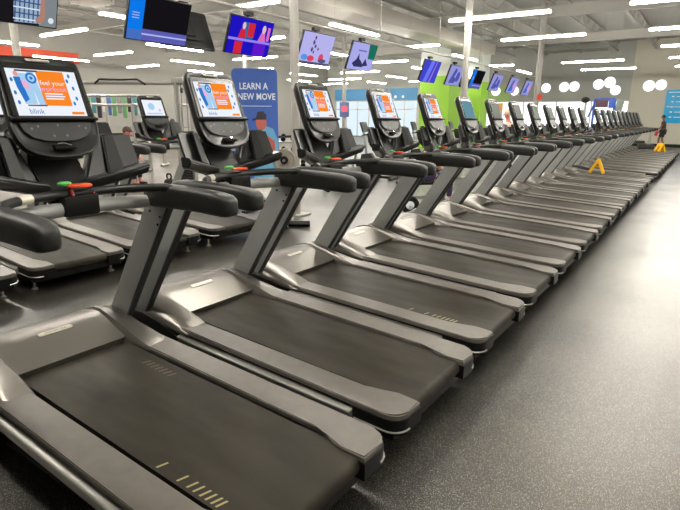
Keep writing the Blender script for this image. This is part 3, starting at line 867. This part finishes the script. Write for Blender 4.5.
tvs = [(2.91, 'plaid', 'television at top left showing a man in a plaid shirt'), (4.66, 'menu', 'television with a blue side bar and black picture near the top left'),
       (6.29, 'show', 'television showing two figures in saturated blue and red'), (7.96, 'lavender', 'television with lavender picture right of the near column'),
       (9.47, 'shoe', 'television with a dark shoe shape on a pale screen'), (12.62, 'bluewave', 'television with plain indigo picture in front of the green wall'),
       (14.18, 'a', 'television partly behind the second column'), (15.85, 'menu', 'television with blue side bar and black picture far along the rail'),
       (17.55, 'a', 'fourth television from the far end of the rail' if False else 'third television from the far end of the rail'), (19.3, 'b', 'second television from the far end of the rail'), (21.1, 'b', 'farthest television on the rail, pinkish picture')]
for y, kind, lab in tvs: make_tv(y, kind, lab, 1, -.06 if y > 12 else 0)
make_tv(5.26, 'a', 'television turned away, its black back showing beside the blue menu one', -1, 0, -6.22)
make_tv(15.45, 'a', 'far television turned away, black back left of the second menu screen', -1, -.06, -6.22)

# ------------------------------------------------------------------ caution signs
def make_caution():
    t = thing('caution_sign', 'sign', 'caution sign')
    for s in (-1, 1):
        bm = bmesh.new()
        a = math.atan2(.17, .36)
        for yy in (-.10, .10):
            box(bm, (s * .085, yy, .195), (.075, .085, .40), Euler((0, -s * a, 0)), bev=.004)
        box(bm, (s * .13, 0, .09), (.02, .2, .07), Euler((0, -s * a, 0)), bev=.004)
        box(bm, (s * .05, 0, .30), (.024, .22, .16), Euler((0, -s * a, 0)), bev=.004)
        obj('panel', bm, YELLOW, t)
    bm = bmesh.new(); tube(bm, [(0, -.07, .36), (0, -.06, .405), (0, .06, .405), (0, .07, .36)], .012, 8); obj('handle', bm, YELLOW, t)
    bm = bmesh.new(); box(bm, (0, .12, .17), (.20, .02, .05)); obj('spreader', bm, YELLOW, t)
    return t
c0 = make_caution(); c0.location = (-2.13, 14.05, dz(-.16) - .012); c0.rotation_euler = (0, .046, .12); c0.scale = (.88, .88, .88)
tag(c0, 'yellow folding caution sign standing on the thirteenth treadmill belt', 'caution sign', 'yellow caution signs')
c1 = copy_tree(c0); c1.location = (-1.62, 25.42, dz(.38) - .012); c1.rotation_euler = (0, .046, .9)
tag(c1, 'yellow folding caution sign on the farthest treadmill, before the walking person', 'caution sign', 'yellow caution signs')

# ------------------------------------------------------------------ people
SKIN1 = mat('brown_skin', (120, 80, 62), .55); SKIN2 = mat('light_skin', (205, 150, 130), .55)
def skinned(name, chains, m, parent, sub=2):
    """chains: list of [(point, radius), ...]; points that coincide are joined -> one continuous skin"""
    vs, rs, es, key = [], [], [], {}
    for ch in chains:
        prev = None
        for p, r in ch:
            k = tuple(round(c, 4) for c in p)
            if k not in key: key[k] = len(vs); vs.append(p); rs.append(r)
            i = key[k]
            if prev is not None and prev != i: es.append((prev, i))
            prev = i
    me = bpy.data.meshes.new(name); me.from_pydata(vs, es, [])
    o = bpy.data.objects.new(name, me); COL.objects.link(o)
    o.modifiers.new('Skin', 'SKIN'); s = o.modifiers.new('Sub', 'SUBSURF'); s.levels = sub; s.render_levels = sub
    if not me.skin_vertices: me.attributes  # layer is made by the modifier
    for i, r in enumerate(rs):
        d = me.skin_vertices[0].data[i]; rr = r if isinstance(r, tuple) else (r, r); d.radius = rr
    me.skin_vertices[0].data[0].use_root = True
    dg = bpy.context.evaluated_depsgraph_get()
    nm = bpy.data.meshes.new_from_object(o.evaluated_get(dg))
    bpy.data.objects.remove(o); bpy.data.meshes.remove(me)
    nm.name = name; nm.materials.clear(); nm.materials.append(m)
    for p in nm.polygons: p.use_smooth = True
    r = bpy.data.objects.new(name, nm); COL.objects.link(r); r.parent = parent
    return r

def make_person(lab, loc, rz, J, skin, shirt, shorts, shoes, hair, sleeve=.55, leg=.75):
    """J: joints in local space, facing +x: pelvis, waist, chest, neck, head, then L/R shoulder elbow wrist hip knee ankle toe"""
    t = thing('person', lab, 'person', loc, rz)
    V = {k: Vector(v) for k, v in J.items()}
    T = lambda v: tuple(v)
    ch = [[(T(V['pelvis']), .125), (T(V['waist']), .115), (T(V['chest']), .135), (T(V['neck']), .055), (T(V['neck'].lerp(V['head'], .45)), .055), (T(V['head']), (.080, .092)), (T(V['head'] + Vector((0.0, 0, .085))), .066)]]
    hd = V['head']
    for s in 'LR':
        e, w = V[s + 'elbow'], V[s + 'wrist']
        hand = w + (w - e).normalized() * .09
        ch.append([(T(V['chest']), .135), (T(V[s + 'shoulder']), .058), (T(e), .042), (T(w), .029), (T(hand), .035)])
        d = (w - e).normalized(); sd = d.cross(Vector((0, 1, 0))).normalized() if abs(d.y) < .9 else Vector((1, 0, 0))
        for k in range(4):
            b = hand + sd * (.028 - .019 * k)
            tip = b + d * (.075 - .008 * abs(k - 1.5)) + Vector((.012, 0, 0))
            ch.append([(T(hand), .035), (T(b + d * .03), .010), (T(tip), .008)])
        ch.append([(T(w), .029), (T(w + sd * .045 + d * .045), .011), (T(w + sd * .05 + d * .085), .009)])
        ch.append([(T(V['pelvis']), .125), (T(V[s + 'hip']), .09), (T(V[s + 'knee']), .058), (T(V[s + 'ankle']), .038), (T(V[s + 'toe']), .035)])
    skinned('body', ch, skin, t)
    # face: nose, eyes, mouth, ears
    bm = bmesh.new()
    bmesh.ops.create_icosphere(bm, subdivisions=2, radius=.013, matrix=Matrix.Translation(hd + Vector((.098, 0, .0))) @ Matrix.Diagonal((1.2, .8, 1.5, 1)))
    obj('nose', bm, skin, t)
    for s in (-1, 1):
        bm = bmesh.new(); bmesh.ops.create_icosphere(bm, subdivisions=2, radius=.011, matrix=Matrix.Translation(hd + Vector((.082, s * .032, .028)))); obj('eye', bm, INK, t)
        bm = bmesh.new(); bmesh.ops.create_icosphere(bm, subdivisions=2, radius=.024, matrix=Matrix.Translation(hd + Vector((0, s * .086, .01))) @ Matrix.Diagonal((.8, .4, 1.2, 1))); obj('ear', bm, skin, t)
    bm = bmesh.new(); box(bm, tuple(hd + Vector((.084, 0, -.042))), (.012, .045, .010), bev=.003); obj('mouth', bm, mat('lips', (140, 70, 66), .5), t)
    bm = bmesh.new(); bmesh.ops.create_icosphere(bm, subdivisions=3, radius=.1, matrix=Matrix.Translation(hd + Vector((-.018, 0, .055))) @ Matrix.Diagonal((.98, .95, .95, 1)))
    bmesh.ops.delete(bm, geom=[v for v in bm.verts if v.co.z < hd.z + .01 and v.co.x > hd.x - .045 or v.co.z < hd.z - .03], context='VERTS')
    obj('hair', bm, hair, t)
    up = [[(T(V['pelvis'] + Vector((0, 0, .01))), .142), (T(V['waist']), .138), (T(V['chest']), .152), (T(V['chest'].lerp(V['neck'], .62)), .085)]]
    for s in 'LR': up.append([(T(V['chest']), .152), (T(V[s + 'shoulder']), .072), (T(V[s + 'shoulder'].lerp(V[s + 'elbow'], sleeve)), .062)])
    skinned('shirt', up, shirt, t)
    lo = []
    for s in 'LR': lo.append([(T(V['pelvis']), .138), (T(V[s + 'hip']), .105), (T(V[s + 'hip'].lerp(V[s + 'knee'], leg)), .088 if leg < 1 else .068)] + ([(T(V[s + 'ankle'] + Vector((0, 0, .06))), .05)] if leg >= 1 else []))
    skinned('shorts' if leg < 1 else 'trousers', lo, shorts, t)
    for s in 'LR':
        skinned('shoe', [[(T(V[s + 'ankle'] + Vector((-.03, 0, -.035))), .042), (T(V[s + 'ankle'].lerp(V[s + 'toe'], .5) + Vector((0, 0, -.01))), .046), (T(V[s + 'toe']), .036)]], shoes, t)
    return t

walker = dict(pelvis=(0, 0, .93), waist=(.01, 0, 1.08), chest=(.03, 0, 1.30), neck=(.05, 0, 1.50), head=(.09, 0, 1.62),
    Lshoulder=(.02, .19, 1.42), Lelbow=(.06, .24, 1.14), Lwrist=(.26, .22, 1.00), Rshoulder=(.03, -.19, 1.42), Relbow=(.02, -.25, 1.13), Rwrist=(.20, -.24, .94),
    Lhip=(0, .09, .90), Lknee=(.14, .10, .50), Lankle=(.10, .10, .09), Ltoe=(.26, .11, .04), Rhip=(0, -.09, .90), Rknee=(.02, -.10, .48), Rankle=(-.16, -.10, .10), Rtoe=(0, -.11, .04))
SH1 = mat('dark_brown_shirt', (62, 46, 42), .8); BLKC = mat('black_cloth', (28, 28, 30), .85); HAIR = mat('dark_hair', (30, 24, 22), .7)
make_person('person in dark T-shirt and black shorts walking beyond the last treadmill, red towel in hand', (-2.12, 33.6, 0), PI * .94, walker, SKIN1, SH1, BLKC, BLKC, HAIR)
bm = bmesh.new(); box(bm, (0, 0, 0), (.16, .07, .26), Euler((.1, .3, .2)), bev=.03)
o = tag(obj('towel', bm, mat('red_towel', (205, 60, 70), .9)), 'red towel held by the walking person at far right', 'towel'); o.location = (-2.42, 33.72, .80)

# person bending over a bench between the fourth and fifth treadmill uprights
sitter = dict(pelvis=(0, 0, .56), waist=(.05, 0, .72), chest=(.14, 0, .93), neck=(.24, 0, 1.09), head=(.33, 0, 1.17),
    Lshoulder=(.15, .19, 1.03), Lelbow=(.30, .23, .78), Lwrist=(.46, .16, .62), Rshoulder=(.15, -.19, 1.03), Relbow=(.30, -.23, .78), Rwrist=(.46, -.16, .62),
    Lhip=(.02, .10, .54), Lknee=(.46, .17, .52), Lankle=(.44, .18, .10), Ltoe=(.60, .20, .04), Rhip=(.02, -.10, .54), Rknee=(.46, -.17, .52), Rankle=(.44, -.18, .10), Rtoe=(.60, -.20, .04))
DG = mat('dark_grey_cloth', (66, 68, 74), .85); PURP = mat('dark_purple_cloth', (60, 54, 86), .85)

def make_bench(name, lab, loc, rz, grp='training benches'):
    t = thing(name, lab, 'bench', loc, rz, grp)
    bm = bmesh.new(); box(bm, (0, 0, .42), (.95, .28, .06), bev=.02); obj('seat_pad', bm, PAD, t)
    bm = bmesh.new(); box(bm, (-.42, 0, .20), (.06, .06, .38)); obj('post', bm, GREY, t)
    bm = bmesh.new(); box(bm, (.42, 0, .20), (.06, .06, .38)); obj('post', bm, GREY, t)
    for x in (-.42, .42):
        bm = bmesh.new(); box(bm, (x, 0, .025), (.07, .56, .05), bev=.01); obj('foot', bm, BLACK, t)
    bm = bmesh.new(); box(bm, (0, 0, .16), (.84, .05, .06), bev=.006); obj('spine', bm, GREY, t)
    return t
make_bench('bench', 'black padded bench under the seated person in dark clothes', (-4.15, 8.75, 0), .9)
make_person('person in dark grey top sitting bent forward behind the fourth treadmill', (-4.15, 8.75, 0), .9, sitter, SKIN2, DG, PURP, BLKC, HAIR, leg=1.0)
make_person('person in pale top standing behind the eighth treadmill console', (-4.3, 14.05, 0), PI, walker, mat('ruddy_skin', (190, 112, 92), .55), mat('pale_pink_cloth', (214, 190, 180), .8), BLKC, BLKC, mat('fair_hair', (196, 176, 150), .7), leg=1.0)
make_bench('bench', 'bench under the person sitting at far left beside the cable machine', (-10.87, 7.08, 0), .6)
make_person('person with brown hair sitting at far left below the pull up bar', (-10.87, 7.08, 0), .6, sitter, mat('pinkish_skin', (206, 130, 120), .55), mat('maroon_cloth', (110, 60, 62), .8), BLKC, BLKC, mat('brown_hair', (70, 50, 40), .7), leg=1.0)

# ------------------------------------------------------------------ banner
t = thing('banner', 'tall blue banner reading LEARN A NEW MOVE with a man in a cap', 'banner', (-6.93, 7.42, .35), .62)
BAN = mat('blue_banner_print', (66, 104, 190), .6)
bm = bmesh.new()
w, h, r = .41, 2.03, .09
pts = [(-w, 0), (w, 0)]
for k in range(7): a = PI / 2 * k / 6; pts.append((w - r + r * math.cos(a), h - r + r * math.sin(a)))
for k in range(7): a = PI / 2 + PI / 2 * k / 6; pts.append((-w + r + r * math.cos(a), h - r + r * math.sin(a)))
prism(bm, pts, -.015, .015, 'y')
obj('board', bm, BAN, t)
bm = bmesh.new(); BM2 = frame((0, -.0165, 0), (1, 0, 0), (0, 0, 1))
lettering(bm, 'LEARN A', .155, BM2 @ Matrix.Translation((-.02, 1.72, 0)), 0, 1.05, .004, .80)
lettering(bm, 'NEW MOVE', .155, BM2 @ Matrix.Translation((.03, 1.54, 0)), 0, 1.05, .004, .80)
quad(bm, BM2, -.28, 1.375, .30, 1.385, 0, 0)
flat_obj('lettering', bm, [WHP], t)
bm = bmesh.new()
MP = BM2 @ Matrix.Translation((.04, .16, 0))
poly(bm, MP, [(-.10, -.1), (.36, -.1), (.36, .62), (.28, .82), (.12, .88), (.00, .72), (-.02, .45)], 0, 1)
disc(bm, MP, .06, .92, .10, .13, .0008, 0)
poly(bm, MP, [(-.10, .96), (-.02, .98), (.15, .98), (.16, 1.06), (.10, 1.13), (.0, 1.12), (-.03, 1.02), (-.10, .99)], .0016, 2)
poly(bm, MP, [(.02, .62), (.20, .52), (.24, .30), (.32, .30), (.30, .60), (.12, .74)], .0016, 0)
flat_obj('printed_man', bm, [mat('printed_skin', (196, 106, 92), .6), mat('printed_light_blue', (104, 168, 206), .6), mat('printed_cap', (52, 46, 58), .6)], t)
bm = bmesh.new()
for s in (-1, 1): box(bm, (s * .3, .03, -.16), (.04, .03, .36))
box(bm, (0, .03, -.335), (.8, .4, .03), bev=.006)
obj('stand', bm, BLACK, t)

# ------------------------------------------------------------------ strength equipment at the left
def bars(name, segs, r, m, parent, sq=True):
    bm = bmesh.new()
    for a, b in segs: tube(bm, [a, b], r, 4 if sq else 10)
    return obj(name, bm, m, parent)
WPL = mat('weight_stack_black', (40, 40, 42), .5, .3)

def make_tower(parent, x, y):
    for dx in (-.17, .17):
        bars('tower_upright', [((x + dx, y, .05), (x + dx, y, 2.3))], .055, WHITEM, parent)
    bm = bmesh.new(); box(bm, (x, y, 2.32), (.50, .14, .12), bev=.01); obj('tower_cap', bm, WHITEM, parent)
    bm = bmesh.new(); box(bm, (x, y, .03), (.6, .5, .06), bev=.01); obj('tower_base', bm, WHITEM, parent)
    bm = bmesh.new()
    for k in range(12): box(bm, (x, y, .12 + .06 * k), (.22, .12, .052), bev=.004)
    obj('weight_stack', bm, WPL, parent)
    for dx in (-.06, .06): bars('guide_rod', [((x + dx, y, .05), (x + dx, y, 2.28))], .010, CHROME, parent, False)
    bm = bmesh.new(); lathe(bm, [(.06, -.015), (.06, .015)], Matrix.Translation((x, y - .12, 2.1)) @ Euler((0, PI / 2, 0)).to_matrix().to_4x4(), 14); obj('pulley', bm, RUBBER, parent)

t = thing('cable_machine', 'white cable crossover machine with black pull up grips on its top beam', 'cable machine', (-11.0, 7.78, 0), .56)
make_tower(t, -1.75, 0); make_tower(t, 1.15, 0)
bars('top_beam', [((-1.75, 0, 2.26), (1.15, 0, 2.26))], .045, WHITEM, t)
bm = bmesh.new(); tube(bm, [(-.85, -.06, 2.24), (-.72, -.10, 2.33), (-.3, -.10, 2.32), (.15, -.10, 2.33), (.32, -.06, 2.22)], .022, 8)
obj('pull_up_grips', bm, RUBBER, t)
t = thing('cable_machine', 'grey cable tower right of the cable crossover, behind the second treadmill tray', 'cable machine', (-8.6, 8.6, 0), .6)
make_tower(t, 0, 0); bars('arm', [((0, -.05, 1.5), (.0, -.6, 1.4))], .03, WHITEM, t)

# band rack with coloured bands
t = thing('mat_rack', 'white frame rack hung with coloured mats at far left', 'rack', (-15, 10.2, 0), .6)
bars('frame', [((-1.15, 0, .03), (-1.15, 0, 2.15)), ((1.15, 0, .03), (1.15, 0, 2.15)), ((-1.15, 0, 2.12), (1.15, 0, 2.12)), ((-1.15, 0, .95), (1.15, 0, .95))], .045, WHITEM, t)
for sx in (-1.15, 1.15): bars('foot', [((sx, -.35, .05), (sx, .35, .05))], .045, WHITEM, t)
bcols = [('green', (96, 150, 100)), ('teal', (70, 130, 140)), ('black', (40, 40, 42)), ('white', (200, 200, 196)), ('blue', (66, 100, 160)), ('green', (96, 150, 100)), ('grey', (130, 130, 126)),
         ('green', (96, 150, 100)), ('black', (40, 40, 42)), ('teal', (70, 130, 140)), ('white', (200, 200, 196)), ('green', (96, 150, 100)), ('blue', (66, 100, 160)), ('black', (40, 40, 42))]
ca, sa = math.cos(.6), math.sin(.6)
for k, (cn, rgb) in enumerate(bcols):
    bm = bmesh.new(); x = -1.01 + .156 * k
    hh = (.55, .46, .6, .42, .52)[k % 5]
    box(bm, (0, 0, -hh / 2), (.125, .05, hh), bev=.02)
    tube(bm, [(-.06, 0, -.03), (-.05, 0, .06), (.05, 0, .06), (.06, 0, -.03)], .008, 6)
    o = obj('exercise_mat', bm, mat('mat_' + cn, rgb, .7))
    o.location = (-15 + ca * x + sa * .085, 10.2 + sa * x - ca * .085, 2.06); o.rotation_euler = (0, 0, .6)
    tag(o, f'{cn} hanging mat, {ORD[k]} from the left on the white rack', 'mat', 'mats on the white rack')

def make_dumbbell(m):
    t = thing('dumbbell', 'dumbbell', 'dumbbell')
    RY = Euler((PI / 2, 0, 0)).to_matrix().to_4x4()
    bm = bmesh.new(); lathe(bm, [(.016, -.08), (.016, .08)], RY, 8); obj('grip', bm, CHROME, t)
    for s in (-1, 1):
        bm = bmesh.new(); lathe(bm, [(.05, -.045), (.062, -.03), (.062, .03), (.05, .045)], Matrix.Translation((0, s * .12, 0)) @ RY, 12); obj('head', bm, m, t)
    return t
def dumbbell_rack(loc, rz, lab, where):
    t = thing('dumbbell_rack', lab, 'rack', loc, rz)
    for s in (-.75, .75):
        bm = bmesh.new(); box(bm, (s, 0, .55), (.05, .08, 1.1), Euler((-.2, 0, 0))); box(bm, (s, 0, .03), (.06, .6, .06)); obj('side_frame', bm, WHITEM, t)
    for k in range(3):
        bm = bmesh.new(); box(bm, (0, -.12 + .1 * k, .30 + .32 * k), (1.5, .30, .025), Euler((.25, 0, 0))); obj('shelf', bm, GREY, t)
    first = None
    for k in range(3):
        for j in range(6):
            d = make_dumbbell(RUBBER) if first is None else copy_tree(first)
            first = first or d
            p = Matrix.Rotation(rz, 4, 'Z') @ Vector((-.62 + .25 * j, -.12 + .1 * k, .386 + .32 * k)) + Vector(loc)
            d.location = p; d.rotation_euler = (.25, 0, rz)
            tag(d, f'black dumbbell, {ORD[j]} from left on the {("bottom", "middle", "top")[k]} shelf of the {where}', 'dumbbell', 'dumbbells on the ' + where)
dumbbell_rack((-8.9, 10.7, 0), .66, 'dumbbell rack between the blue banner and the near column', 'rack beside the banner')
dumbbell_rack((-12.6, 12.0, 0), .66, 'far dumbbell rack behind the small white back row screen', 'far left rack')

t = thing('ab_roller', 'small black wheel with pale hub on the floor behind the fourth treadmill hood', 'roller', (-3.93, 7.84, .15), .45, None)
RXX = Euler((PI / 2, 0, 0)).to_matrix().to_4x4()
bm = bmesh.new(); lathe(bm, [(.07, -.03), (.13, -.03), (.15, -.015), (.15, .015), (.13, .03), (.07, .03)], RXX, 24); obj('wheel', bm, RUBBER, t)
bm = bmesh.new(); lathe(bm, [(.06, -.035), (.07, -.03), (.07, .03), (.06, .035)], RXX, 16); obj('hub', bm, WHP, t)
bm = bmesh.new(); tube(bm, [(0, -.16, 0), (0, .16, 0)], .014, 8); obj('handle', bm, CHROME, t)

# kettlebell on the floor
t = thing('kettlebell', 'small black kettlebell on the floor behind the back row treadmills', 'kettlebell', (-9.7, 7.57, 0))
bm = bmesh.new(); lathe(bm, [(.06, 0), (.10, .03), (.125, .10), (.10, .18), (.05, .21)], None, 18); obj('bell', bm, RUBBER, t)
bm = bmesh.new(); tube(bm, [(-.05, 0, .19), (-.08, 0, .26), (-.05, 0, .31), (.05, 0, .31), (.08, 0, .26), (.05, 0, .19)], .018, 8); obj('grip', bm, RUBBER, t)

# plate tree with pale plates
t = thing('plate_tree', 'black plate tree behind the second treadmill handlebar', 'rack', (-4.93, 5.85, 0), .65)
bars('post', [((0, 0, .03), (0, 0, 1.12))], .05, BLACK, t)
bars('foot', [((-.35, 0, .04), (.35, 0, .04)), ((0, -.3, .04), (0, .3, .04))], .04, BLACK, t)
bars('peg', [((0, -.02, .97), (0, -.30, .97)), ((0, -.02, .32), (0, -.3, .32))], .022, CHROME, t, False)
PLT = mat('pale_weight_plate', (150, 143, 132), .5)
for z, r, lab in ((.97, .155, 'large pale round weight plate on the upper peg of the plate tree'), (.32, .19, 'pale round weight plate on the lower peg of the plate tree')):
    p = thing('weight_plate', lab, 'weight plate', (-4.93 + .16 * math.sin(.65), 5.85 - .16 * math.cos(.65), z), .65, 'plates on the plate tree')
    RX = Euler((PI / 2, 0, 0)).to_matrix().to_4x4()
    bm = bmesh.new(); lathe(bm, [(r * .5, -.016), (r * .85, -.018), (r * .9, -.024), (r, -.02), (r, .02), (r * .9, .024), (r * .85, .018), (r * .5, .016)], RX, 28); obj('disc', bm, PLT, p)
    bm = bmesh.new(); lathe(bm, [(.03, -.03), (.055, -.028), (.055, .028), (.03, .03)], RX, 16); obj('hub', bm, RUBBER, p)

for k, (x, y, lab) in enumerate(((-13.35, 8.95, 'white framed squat rack left of the small white back row screen'), (-11.3, 10.2, 'white framed squat rack behind the small white back row screen'))):
    t = thing('squat_rack', lab, 'rack', (x, y, 0), .6, 'squat racks')
    for sx in (-.55, .55):
        for sy in (-.5, .5): bars('upright', [((sx, sy, .03), (sx, sy, 1.85))], .045, WHITEM, t)
        bars('side_rail', [((sx, -.5, 1.82), (sx, .5, 1.82)), ((sx, -.5, .9), (sx, .5, .9)), ((sx, -.6, .04), (sx, .6, .04))], .04, WHITEM, t)
    bars('crossbar', [((-.55, .5, 1.82), (.55, .5, 1.82)), ((-.55, .5, .3), (.55, .5, .3))], .04, WHITEM, t)
    bars('barbell', [((-1.0, -.4, 1.25), (1.0, -.4, 1.25))], .016, GREY, t, False)
    for sx in (-.82, .82):
        bm = bmesh.new(); lathe(bm, [(.20, -.025), (.22, -.02), (.22, .02), (.20, .025)], Matrix.Translation((sx, -.4, 1.25)) @ Euler((0, PI / 2, 0)).to_matrix().to_4x4(), 20); obj('barbell_plate', bm, RUBBER, t)
make_bench('bench', 'low grey framed bench seen between the second and third treadmill uprights', (-6.6, 6.3, 0), .35)
make_bench('bench', 'bench behind the third treadmill armrests', (-7.0, 9.0, 0), .9)

# a line of upright bikes behind the row
def make_bike():
    t = thing('exercise_bike', 'bike', 'exercise bike')
    bm = bmesh.new(); prism(bm, [(-.12, .10), (.38, .10), (.46, .30), (.38, .62), (.12, .66), (-.05, .40)], -.07, .07, bev=.02); obj('body', bm, CHAR, t)
    bm = bmesh.new(); box(bm, (.50, 0, .04), (.08, .52, .07), bev=.02); box(bm, (-.50, 0, .04), (.08, .48, .07), bev=.02); box(bm, (0, 0, .06), (1.0, .08, .06)); obj('base', bm, BLACK, t)
    bm = bmesh.new(); tube(bm, [(-.12, 0, .30), (-.28, 0, .86)], .030, 10); obj('seat_post', bm, ALU, t)
    bm = bmesh.new(); loft(bm, [[(-.44, -.12, .86), (-.44, .12, .86), (-.44, .12, .93), (-.44, -.12, .93)], [(-.28, -.11, .87), (-.28, .11, .87), (-.28, .10, .94), (-.28, -.10, .94)], [(-.14, -.03, .88), (-.14, .03, .88), (-.14, .025, .93), (-.14, -.025, .93)]])
    bmesh.ops.bevel(bm, geom=bm.edges[:], offset=.015, segments=2, affect='EDGES'); obj('saddle', bm, PAD, t)
    bm = bmesh.new(); tube(bm, [(.26, 0, .60), (.36, 0, 1.20)], .035, 10); obj('mast', bm, GREY, t)
    bm = bmesh.new(); box(bm, (.34, 0, 1.30), (.05, .34, .26), Euler((0, .35, 0)), bev=.02); obj('console', bm, CHAR, t)
    bm = bmesh.new(); box(bm, (.315, 0, 1.295), (.01, .26, .18), Euler((0, .35, 0))); obj('screen', bm, SCR_OFF, t)
    bm = bmesh.new(); tube(bm, [(.02, -.24, 1.14), (.18, -.25, 1.12), (.32, -.12, 1.10), (.34, .12, 1.10), (.18, .25, 1.12), (.02, .24, 1.14)], .018, 8); obj('handlebar', bm, PAD, t)
    for s in (-1, 1):
        bm = bmesh.new(); tube(bm, [(.12, s * .08, .34), (.12 + s * .13, s * .10, .24 + .0)], .014, 6); box(bm, (.12 + s * .13, s * .16, .24), (.10, .09, .03), bev=.006); obj('pedal', bm, RUBBER, t)
    return t
b0 = make_bike()
bikes = [(-6.9, 10.4), (-7.0, 11.9), (-7.0, 13.3), (-7.0, 14.7), (-7.0, 16.1), (-7.0, 17.5), (-7.0, 18.9), (-7.0, 20.3)]
for k, (x, y) in enumerate(bikes):
    o = b0 if k == 0 else copy_tree(b0)
    o.location = (x, y, 0); o.rotation_euler = (0, 0, PI + .1)
    tag(o, f'dark exercise bike, {ORD[k]} from the camera in the line behind the consoles', 'exercise bike', 'exercise bikes behind the treadmills')

# blue strength machine seen over the far consoles
t = thing('functional_trainer', 'tall blue framed trainer with dark panel above the far consoles', 'cable machine', (-4.22, 27.6, 0), .05)
for x in (-.42, .42): bars('upright', [((x, 0, .03), (x, 0, 2.42))], .05, BLUEM, t)
bars('crossbar', [((-.42, 0, 2.40), (.42, 0, 2.40)), ((-.42, 0, .06), (.42, 0, .06)), ((-.42, 0, 1.75), (.42, 0, 1.75))], .05, BLUEM, t)
bm = bmesh.new(); box(bm, (-.1, -.06, 2.22), (.52, .04, .34), bev=.01); obj('dark_panel', bm, mat('maroon_panel', (70, 44, 56), .5), t)
bm = bmesh.new(); box(bm, (.30, -.06, 2.22), (.24, .05, .40), bev=.01); obj('blue_panel', bm, BLUEM, t)
bm = bmesh.new(); box(bm, (.62, .05, 2.12), (.30, .10, .50), Euler((0, .15, 0)), bev=.02); obj('grey_shroud', bm, mat('grey_green_shroud', (112, 124, 116), .5), t)
bars('brace', [((-.42, 0, 1.2), (-.75, 0, .05)), ((-.42, 0, 2.2), (-.62, -.1, 1.6))], .04, BLUEM, t)
bm = bmesh.new()
for k in range(14): box(bm, (0, 0, .14 + .06 * k), (.3, .14, .052), bev=.004)
obj('weight_stack', bm, WPL, t)
t = thing('boxing_post', 'white post with a round black head left of the blue trainer', 'post', (-4.92, 27.1, 0))
bm = bmesh.new(); tube(bm, [(0, 0, .05), (0, 0, 2.27)], .05, 12); obj('post', bm, WHITEM, t)
bm = bmesh.new(); lathe(bm, [(.28, 0), (.28, .04), (.06, .07)], None, 20); obj('base', bm, BLACK, t)
bm = bmesh.new(); bmesh.ops.create_icosphere(bm, subdivisions=3, radius=.16, matrix=Matrix.Translation((-.03, 0, 2.37)) @ Matrix.Diagonal((1.15, 1, .85, 1))); obj('head', bm, RUBBER, t)

# grey bench machine past the far end of the row
t = thing('leg_machine', 'pale framed leg machine on the floor past the last treadmill', 'machine', (-3.1, 30.6, 0), .2)
bars('frame', [((-.9, 0, .06), (.6, 0, .06)), ((-.6, 0, .06), (.0, 0, 1.0)), ((0, 0, 1.0), (.7, 0, 1.05)), ((.6, 0, .06), (.7, 0, 1.05)), ((-.9, -.4, .06), (-.9, .4, .06)), ((.6, -.4, .06), (.6, .4, .06))], .07, WHITEM, t)
bm = bmesh.new(); box(bm, (.2, 0, .45), (.5, .4, .12), bev=.03); obj('seat', bm, PAD, t)
bm = bmesh.new(); box(bm, (.52, 0, .22), (.7, .5, .24), bev=.05); obj('pad', bm, PAD, t)

# ------------------------------------------------------------------ camera and view
yaw, pit, rol = math.radians(34.18475), math.radians(14.64042), math.radians(.438714)
Rr = Vector((math.cos(yaw), math.sin(yaw), 0)); fh = Vector((-math.sin(yaw), math.cos(yaw), 0)); Z = Vector((0, 0, 1))
fw = fh * math.cos(pit) - Z * math.sin(pit); up = fh * math.sin(pit) + Z * math.cos(pit)
cx = Rr * math.cos(rol) + up * math.sin(rol); cy = up * math.cos(rol) - Rr * math.sin(rol)
M = Matrix.Identity(4)
for i in range(3): M[i][0] = cx[i]; M[i][1] = cy[i]; M[i][2] = -fw[i]; M[i][3] = (0, 0, 1.56)[i]
cam = bpy.data.cameras.new('camera'); co = bpy.data.objects.new('camera', cam); COL.objects.link(co)
co.matrix_world = M; cam.sensor_width = 36; cam.lens = 530.62 / 680 * 36; cam.clip_start = .05; cam.clip_end = 200
SC.camera = co
w = bpy.data.worlds.new('world'); SC.world = w; w.use_nodes = True
w.node_tree.nodes['Background'].inputs[0].default_value = (.5, .5, .5, 1); w.node_tree.nodes['Background'].inputs[1].default_value = .3
vs = SC.view_settings
vs.view_transform = 'Standard'; vs.look = 'None'; vs.gamma = 1; vs.use_curve_mapping = False; vs.exposure = 0.0
SC.cycles.max_bounces = 6; SC.cycles.diffuse_bounces = 4; SC.cycles.glossy_bounces = 3; SC.cycles.use_denoising = True
